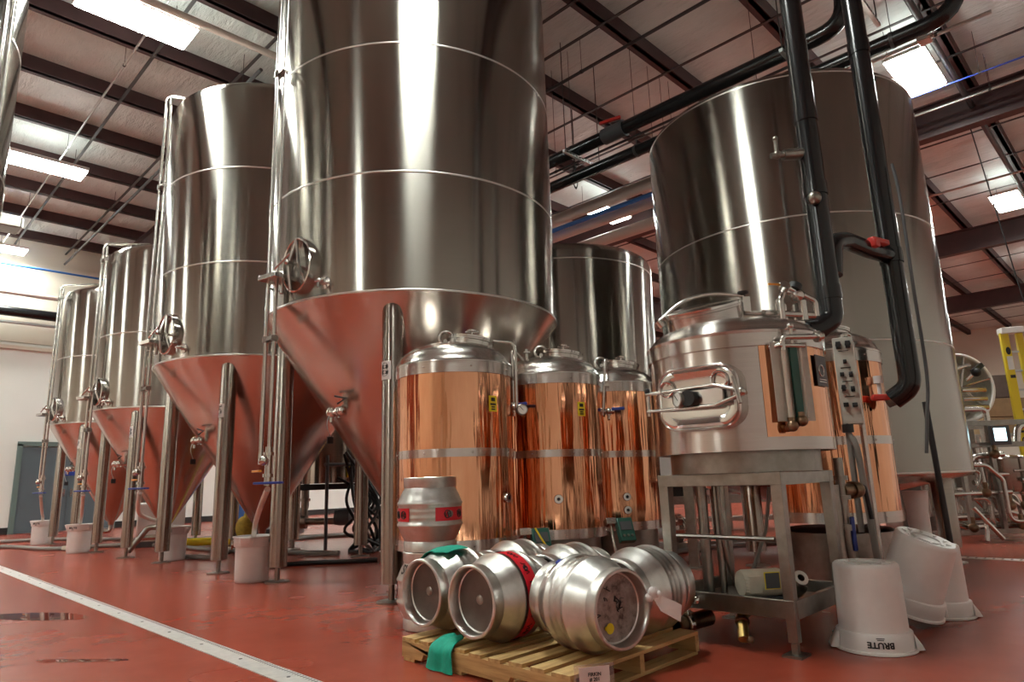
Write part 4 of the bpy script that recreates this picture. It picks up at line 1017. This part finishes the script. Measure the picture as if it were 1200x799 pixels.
MB().box((0, 0, .05), (.28, .12, .07), R(30)).build('brush_head', 'motor', t, bevel=.01); MB().tube([(0, 0, .07), (.13, -.18, .42)], .014, 8).build('brush_handle', 'white', t)

# pump cart with small steel tank, seen between the legs of tanks 5 and 8
pc = thing('pump_cart', 'small steel tank and pump on a black cart between the tank legs', 'cart', (6.35, 11.0, 0), R(-45.5))
MB().lathe([(0, 1.05), (.60, 1.05), (.60, 2.02), (.58, 2.05), (0, 2.07)], 48, Matrix.Translation((.1, 0, 0))).build('tank_body', 'leg', pc)
MB().box((.0, 0, .99), (1.75, .9, .10)).build('cart_deck', 'black', pc, bevel=.01)
for s in (-.75, .8):
    for q in (-.38, .38): MB().cyl((s, q, 0), (s, q, .95), .035).build('cart_leg', 'dull', pc)
MB().tube(fillet([(-.35, -.2, .95), (-.35, -.2, .40), (.45, -.2, .40)], .05), .06, 12).cyl((-.48, -.2, .40), (-.30, -.2, .40), .12).cyl((-.35, -.2, .75), (-.35, -.2, .80), .10).build('pump_pipe', 'dull', pc)
MB().lathe([(0, -.2), (.17, -.2), (.19, -.1), (.19, .15), (.12, .2), (0, .2)], 24, Matrix.Translation((.35, -.2, .46)) @ Matrix.Scale(.75, 4) @ Matrix.Rotation(PI/2, 4, 'Y')).build('pump_body', 'greyd', pc)
MB().tube(spline([(-.9, -.3, 1.15), (-.7, -.35, 1.0), (-.45, -.4, .97)]), .05, 10).build('hose_end', 'black', pc)
MB().box((.55, -.5, 1.25), (.16, .03, .22)).build('caution_label', 'sticker', pc)
MB().box((.45, -.3, 2.35), (.28, .1, .26)).tube([(.45, -.3, 2.2), (.50, -.3, 2.05)], .03, 8).build('sensor_box', 'greyd', pc)
rk = random.Random(11); mb = MB()
for i in range(14):
    pts = [(6.1+rk.uniform(-.3, .3), 9.7+rk.uniform(-.2, .1), 1.3+rk.uniform(-.3, .25)), (6.08+rk.uniform(-.3, .3), 9.4+rk.uniform(-.2, .2), .75), (6.08+rk.uniform(-.35, .35), 9.25+rk.uniform(-.2, .2), .30), (6.1+rk.uniform(-.4, .4), 9.1+rk.uniform(-.3, .3), .03), (5.9+rk.uniform(-.3, .3), 8.95, .03)]
    mb.tube(spline(pts), .024, 8)
o = tag(mb.build('hose_tangle', 'black'), 'tangle of black hoses and cables hanging behind the front leg of tank 8', 'hoses'); o['kind'] = 'stuff'
t = thing('hose_rack', 'dark steel rack carrying the tangled black hoses', 'rack', (6.5, 9.98, 0))
MB().tube([(0, .1, 0), (0, .1, 1.5)], .03, 8).tube([(-.7, .1, 0), (-.7, .1, 1.5)], .03, 8).tube([(-.75, .1, 1.35), (.05, .1, 1.35)], .03, 8).build('rack_frame', 'greyd', t)
# things under the second and third tanks
t = thing('blue_drum', 'blue plastic drum on the floor behind the tank numbered 5', 'drum', (6.4, 15.2, 0))
MB().lathe([(0, 0), (.27, 0), (.29, .03), (.29, .3), (.30, .32), (.29, .34), (.29, .62), (.30, .64), (.29, .66), (.29, .9), (.27, .94), (0, .94)], 36).build('drum_body', 'bluep', t)
MB().cyl((.12, 0, .94), (.12, 0, .97), .04).cyl((-.12, 0, .94), (-.12, 0, .97), .04).build('drum_cap', 'white', t)
t = thing('pallet_tote', 'grey boxy tote with dark fittings behind the third tank', 'tote', (4.55, 13.95, 0), R(-20))
MB().box((0, 0, .45), (.8, .5, .7)).build('tote_body', 'white', t, bevel=.03); MB().box((0, 0, .05), (.8, .5, .1)).build('tote_base', 'greyd', t); MB().cyl((.1, -.25, .62), (.1, -.32, .62), .09).sphere((-.1, -.28, .8), .06).build('tote_cap', 'black', t)
t = thing('hose_elbow_stand', 'bent steel hose coupling on the floor between the left tanks', 'pipe', (3.95, 12.3, 0))
MB().tube(fillet([(-.35, .2, .05), (-.1, .1, .42), (.2, -.1, .42), (.25, -.12, .30)], .1), .045, 12).build('bent_tube', 'dull', t); MB().cyl((.25, -.12, .33), (.25, -.12, .26), .07).build('coupling', 'steel', t)
t = thing('pump_skid', 'dark pump assembly on the floor far behind the tank numbered 5', 'pump', (6.9, 14.2, 0), R(-45))
MB().box((0, 0, .08), (1.2, .5, .12)).build('skid_base', 'greyd', t); MB().lathe([(0, -.35), (.2, -.35), (.2, .2), (.12, .3), (0, .3)], 24, Matrix.Translation((.1, 0, .5)) @ Matrix.Rotation(PI/2, 4, 'Y')).build('motor_body', 'black', t)
MB().tube(fillet([(.5, 0, .5), (.7, 0, .5), (.7, 0, 1.2), (-.6, 0, 1.25)], .1), .06, 10).build('pipe_body', 'black', t)
t = thing('yellow_jacket', 'yellow cloth bundle hanging behind the tank numbered 5', 'cloth', (4.95, 11.2, .22))
MB().sphere((0, 0, .15), .15, (1, .8, 1.3)).sphere((.06, -.03, .32), .10, (1, .8, 1.2)).build('bundle', plain('mustard_cloth', (.52, .38, .06), .8, nscale=20, namt=.2), t)

# small pump group seen under the mash tun
t = thing('floor_pump', 'pump with polished steel head and white motor on the floor behind the mash tun', 'pump', (8.15, 4.95, 0), R(-45))
MB().lathe([(0, -.28), (.13, -.28), (.13, .0), (0, .0)], 24, Matrix.Translation((-.1, 0, .30)) @ Matrix.Rotation(PI/2, 4, 'Y')).build('motor_body', 'white', t)
MB().lathe([(0, 0), (.14, 0), (.19, .04), (.19, .10), (.12, .16), (.06, .18), (.06, .26), (0, .26)], 28, Matrix.Translation((-.1, 0, .30)) @ Matrix.Rotation(PI/2, 4, 'Y')).build('pump_head', 'polished', t)
MB().box((0, 0, .07), (.55, .28, .1)).build('pump_foot', 'dull', t)
t = thing('pipe_frame', 'low dark steel frame on the floor behind the mash tun', 'frame', (11.4, 6.2, 0), R(-45))
MB().box((0, 0, .55), (2.6, .5, .14)).box((0, 0, .95), (2.6, .5, .08)).box((0, 0, .2), (2.6, .5, .06)).build('rail', 'dull', t); MB().box((-1.2, 0, .5), (.1, .4, 1.0)).box((1.2, 0, .5), (.1, .4, 1.0)).box((.2, 0, .5), (.14, .3, 1.0)).build('upright', 'dull', t); MB().box((-.5, .0, .75), (.7, .3, .3)).box((.75, .0, .75), (.6, .3, .3)).build('black_case', 'black', t)
for lab, x, y in (('slim steel support leg with foot, left behind the mash tun stand', 6.74, 3.95),):
    t = thing('support_leg', lab, 'leg', (x, y, 0)); MB().box((0, 0, .55), (.11, .11, 1.06), R(20), .9).build('post', 'dull', t); MB().box((0, 0, .01), (.24, .2, .02), R(20)).build('foot_plate', 'dull', t)

# ------------------------------------------------------------------ right background: piping skid, ladder, cartons
# local frame: x to the right as seen from the aisle, z up; 1 unit = 1 m, set back about 11 m
SK = (11.25, 1.85, 0); SR = R(-45.5)
def skx(px_): return (px_-1165)*.0118
def skz(py_): return max(.02, 1.0+(549-py_)*.0120)
def sk(name, label, cat, dy=0, group=None):
    b_ = V(math.sin(R(45.5)), math.cos(R(45.5)), 0)  # unused helper direction
    t = thing(name, label, cat, SK, SR, group)
    return t
t = sk('piping_skid', 'steel piping skid with frame rails and bent pipes at the right edge', 'skid')
mb = MB()
for z, x0, x1, y in ((1.57, -.85, .7, .0), (1.27, -.75, .7, .0), (1.57, -.85, .7, .9), (.12, -.72, .7, .0), (.12, -.72, .7, .9)): mb.box(((x0+x1)/2, y, z), (x1-x0, .06, .07))
for x in (-.02, .62, -.45):
    for y in (0, .9): mb.box((x, y, .83), (.06, .06, 1.46))
mb.build('skid_frame', 'dull', t, bevel=.004)
pd = [([(-.85, .1, .95), (-.35, .1, .95), (-.2, .1, 1.12), (.2, .1, 1.14)], .04), ([(-.80, 0, .62), (-.75, 0, .62), (.15, 0, .63)], .035), ([(-.8, .1, .75), (-.75, .1, .3), (-.45, .1, .18), (.6, .1, .2)], .045),
      ([(.35, .0, 1.3), (.40, .0, 1.52), (.7, 0, 1.52)], .045), ([(-.1, .2, 1.3), (-.05, .2, .6), (.3, .2, .45), (.7, .2, .45)], .035), ([(-.6, .3, 1.4), (-.6, .3, .3), (.1, .3, .3)], .05), ([(-.45, .5, 1.85), (-.45, .5, .4)], .05), ([(-.3, .5, 1.4), (-.3, .5, .3)], .04),
      ([(-.5, -.1, 1.0), (-.2, -.1, 1.0), (.0, -.1, .8), (.0, -.1, .25), (.5, -.1, .25)], .03), ([(-.4, .0, 1.5), (-.4, .0, 1.76), (.0, 0, 1.76), (.0, 0, 1.6)], .035), ([(.1, .1, .6), (.4, -.05, .3), (.65, 0, .3)], .03), ([(-.65, .6, 2.0), (-.65, .6, .3)], .06)]
rs = random.Random(5)
for q in range(16):
    x_, z_, y_ = rs.uniform(-.7, .55), rs.uniform(.25, 1.1), rs.uniform(-.05, .8)
    pd.append(([(x_, y_, z_), (x_+rs.uniform(.2, .45), y_, z_), (x_+rs.uniform(.2, .45), y_, max(.15, z_-rs.uniform(.25, .7))), (x_+.75, y_+.1, max(.15, z_-.5))], rs.choice((.022, .03, .038))))
for p_, r_ in pd: MB().tube(fillet(p_, .12), r_, 10).build('pipe', 'steel', t)
for x, z in ((-.2, .63), (.1, .45), (-.45, .18), (.2, .2), (.3, .45), (-.6, .95), (.0, 1.14)): MB().sphere((x, -.02, z), .065).cyl((x, -.02, z), (x, -.02, z+.14), .03).build('valve_body', 'bronze', t)
MB().tube([(-.5, -.15, .45), (-.2, -.2, .04)], .03, 8).tube([(-.35, -.15, .25), (-.42, -.2, .02)], .03, 8).build('stay', 'steel', t)
MB().lathe([(0, .62), (.28, .62), (.30, .66), (.30, 1.08), (.24, 1.12), (0, 1.14)], 36, Matrix.Translation((.42, .45, 0))).build('filter_vessel', 'leg', t)
tag_p = thing('touch_screen', 'small lit touch screen panel on the piping skid', 'screen', (11.25, 1.85, 0), SR)
MB().box((.02, -.16, 1.39), (.26, .05, .26)).box((.02, -.12, 1.39), (.08, .05, .08)).build('screen_case', 'greyd', tag_p, bevel=.008); MB().box((.01, -.187, 1.40), (.16, .004, .17)).build('screen_face', 'screen', tag_p)
t = thing('valve_cabinet', 'grey steel cabinet behind the skid pipes', 'cabinet', (12.2, 2.8, 0), SR)
MB().box((-.1, 0, .8), (1.3, .5, 1.5)).build('cabinet_body', 'dull', t, bevel=.01); MB().box((-.1, -.26, .8), (.02, .01, 1.4)).build('door_gap', 'base', t); MB().box((-.02, -.27, .9), (.03, .03, .2)).build('handle', 'steel', t)
# ladder
t = thing('step_ladder', 'folded yellow step ladder standing upright behind the piping skid', 'ladder', (13.3, 1.68, 0), R(-58)); t.scale = (.72, .9, 1)
for sx in (-.13, .17):
    MB().box((sx, 0, 1.55), (.17 if sx < 0 else .13, .07, 3.1)).build('rail', 'yellow', t, bevel=.008)
mb = MB()
for k in range(9): mb.box((.02, .0, .3+.31*k), (.36, .05, .03))
mb.build('rung', 'galv', t)
MB().box((.02, 0, 3.13), (.44, .2, .10)).build('top_cap', 'white', t, bevel=.01)
mb = MB()
for z in (1.50, 1.58, 1.66): mb.box((-.11, -.037, z), (.12, .004, .035))
mb.torus(.045, .012, axis_mat((-.11, -.037, 1.36), (0, -1, 0)), 20, 6); mb.box((-.11, -.037, 2.38), (.10, .004, .05), None); mb.sphere((-.11, -.036, 2.80), .05, (1, .1, 1.3))
mb.build('printed_mark', 'ink', t); MB().box((-.11, -.037, 2.60), (.11, .004, .22)).build('rail_label', 'white', t); MB().box((-.11, -.037, .95), (.11, .004, .3)).build('rail_label', 'white', t)
# round machine end
t = thing('round_filter', 'large round white rimmed machine with pipes and valves behind the wide tank', 'machine', (13.45, 2.33, .98), SR); t.scale = (.64, .64, .64)
m_ = Matrix.Translation((-.35, 0, 2.05)) @ Matrix.Rotation(PI/2, 4, 'X')
MB().torus(.88, .045, m_, 48, 10).build('rim', 'white', t)
MB().lathe([(.86, -.02), (.86, -.6), (.5, -.75), (0, -.8)], 48, m_).build('drum_body', 'plate', t)
mb = MB()
for k in range(6): mb.tube([(-.35, -.05, 2.05), (-.35+.84*math.cos(R(60*k+15)), -.02, 2.05+.84*math.sin(R(60*k+15)))], .03, 8)
mb.build('spoke', 'steel', t)
mb = MB()
for z in (1.95, 1.72, 1.5): mb.cyl((-.5, -.25, z), (.12, -.25, z), .07)
mb.tube(fillet([(-.6, -.3, 1.3), (-.6, -.3, 2.5), (-.2, -.3, 2.6)], .1), .05, 10); mb.cyl((-.3, -.2, 2.2), (0, -.35, 2.5), .05); mb.build('pipe', 'steel', t)
MB().box((-.05, -.35, 2.5), (.32, .12, .12), Matrix.Rotation(R(-35), 4, 'Y')).sphere((-.1, -.36, 2.4), .12).build('actuator', 'black', t)
for sx in (-.8, .1): MB().box((sx, -.1, -.2), (.12, .4, 2.65)).build('support', 'dull', t)
# shelf and cartons
t = thing('steel_shelf', 'storage shelf with cartons behind the ladder', 'shelf', (15.5, 2.08, 0), SR)
MB().box((0, 0, 1.52), (2.2, .8, .05)).box((0, 0, .5), (2.2, .8, .05)).build('shelf_board', 'dull', t)
mb = MB()
for s in (-1.07, 1.07):
    for q in (-.37, .37): mb.box((s, q, .77), (.05, .05, 1.54))
mb.build('upright', 'dull', t)
for lab, x, z, w_, h_, mt_ in (('brown carton on the storage shelf beside the ladder', -.35, 1.545, .75, .30, 'card'), ('second brown carton stacked on the shelf', -.32, 1.855, .7, .34, 'card'), ('dark carton on top of the brown cartons', -.28, 2.205, .42, .42, 'carddark'), ('white carton next to the dark one, on the shelf pile', -.68, 2.205, .24, .30, 'white'), ('dark carton at the right end of the storage shelf', .42, 1.545, .6, .45, 'carddark')):
    o = thing('carton', lab, 'box', (15.5+x*math.cos(SR), 2.08+x*math.sin(SR), z), SR, 'cartons on the shelf')
    MB().box((0, 0, h_/2), (w_, .5, h_-.004)).build('carton_body', mt_, o, bevel=.006); MB().box((0, 0, h_-.001), (w_, .06, .003)).build('packing_tape', 'motor', o)
for lab, x, y, z1 in (('slack black cable hanging from the rafters above the ladder', 15.3, 1.9, 2.4),):
    tag(MB().tube([(14.6, 1.85, 7.3), (x, y-.4, z1)], .012, 6).build('hanging_cable', 'black'), lab, 'cable')
t = thing('white_jug', 'small white jug on the floor beside the wide tank', 'jug', (8.0, 2.05, 0))
MB().lathe([(0, .02), (.10, .02), (.10, .55), (.12, .75), (.125, .76), (.11, .76), (0, .74)], 24).build('jug_body', 'white', t); MB().torus(.05, .012, Matrix.Translation((.13, 0, .55)) @ Matrix.Rotation(PI/2, 4, 'X'), 16, 6).build('handle', 'white', t)
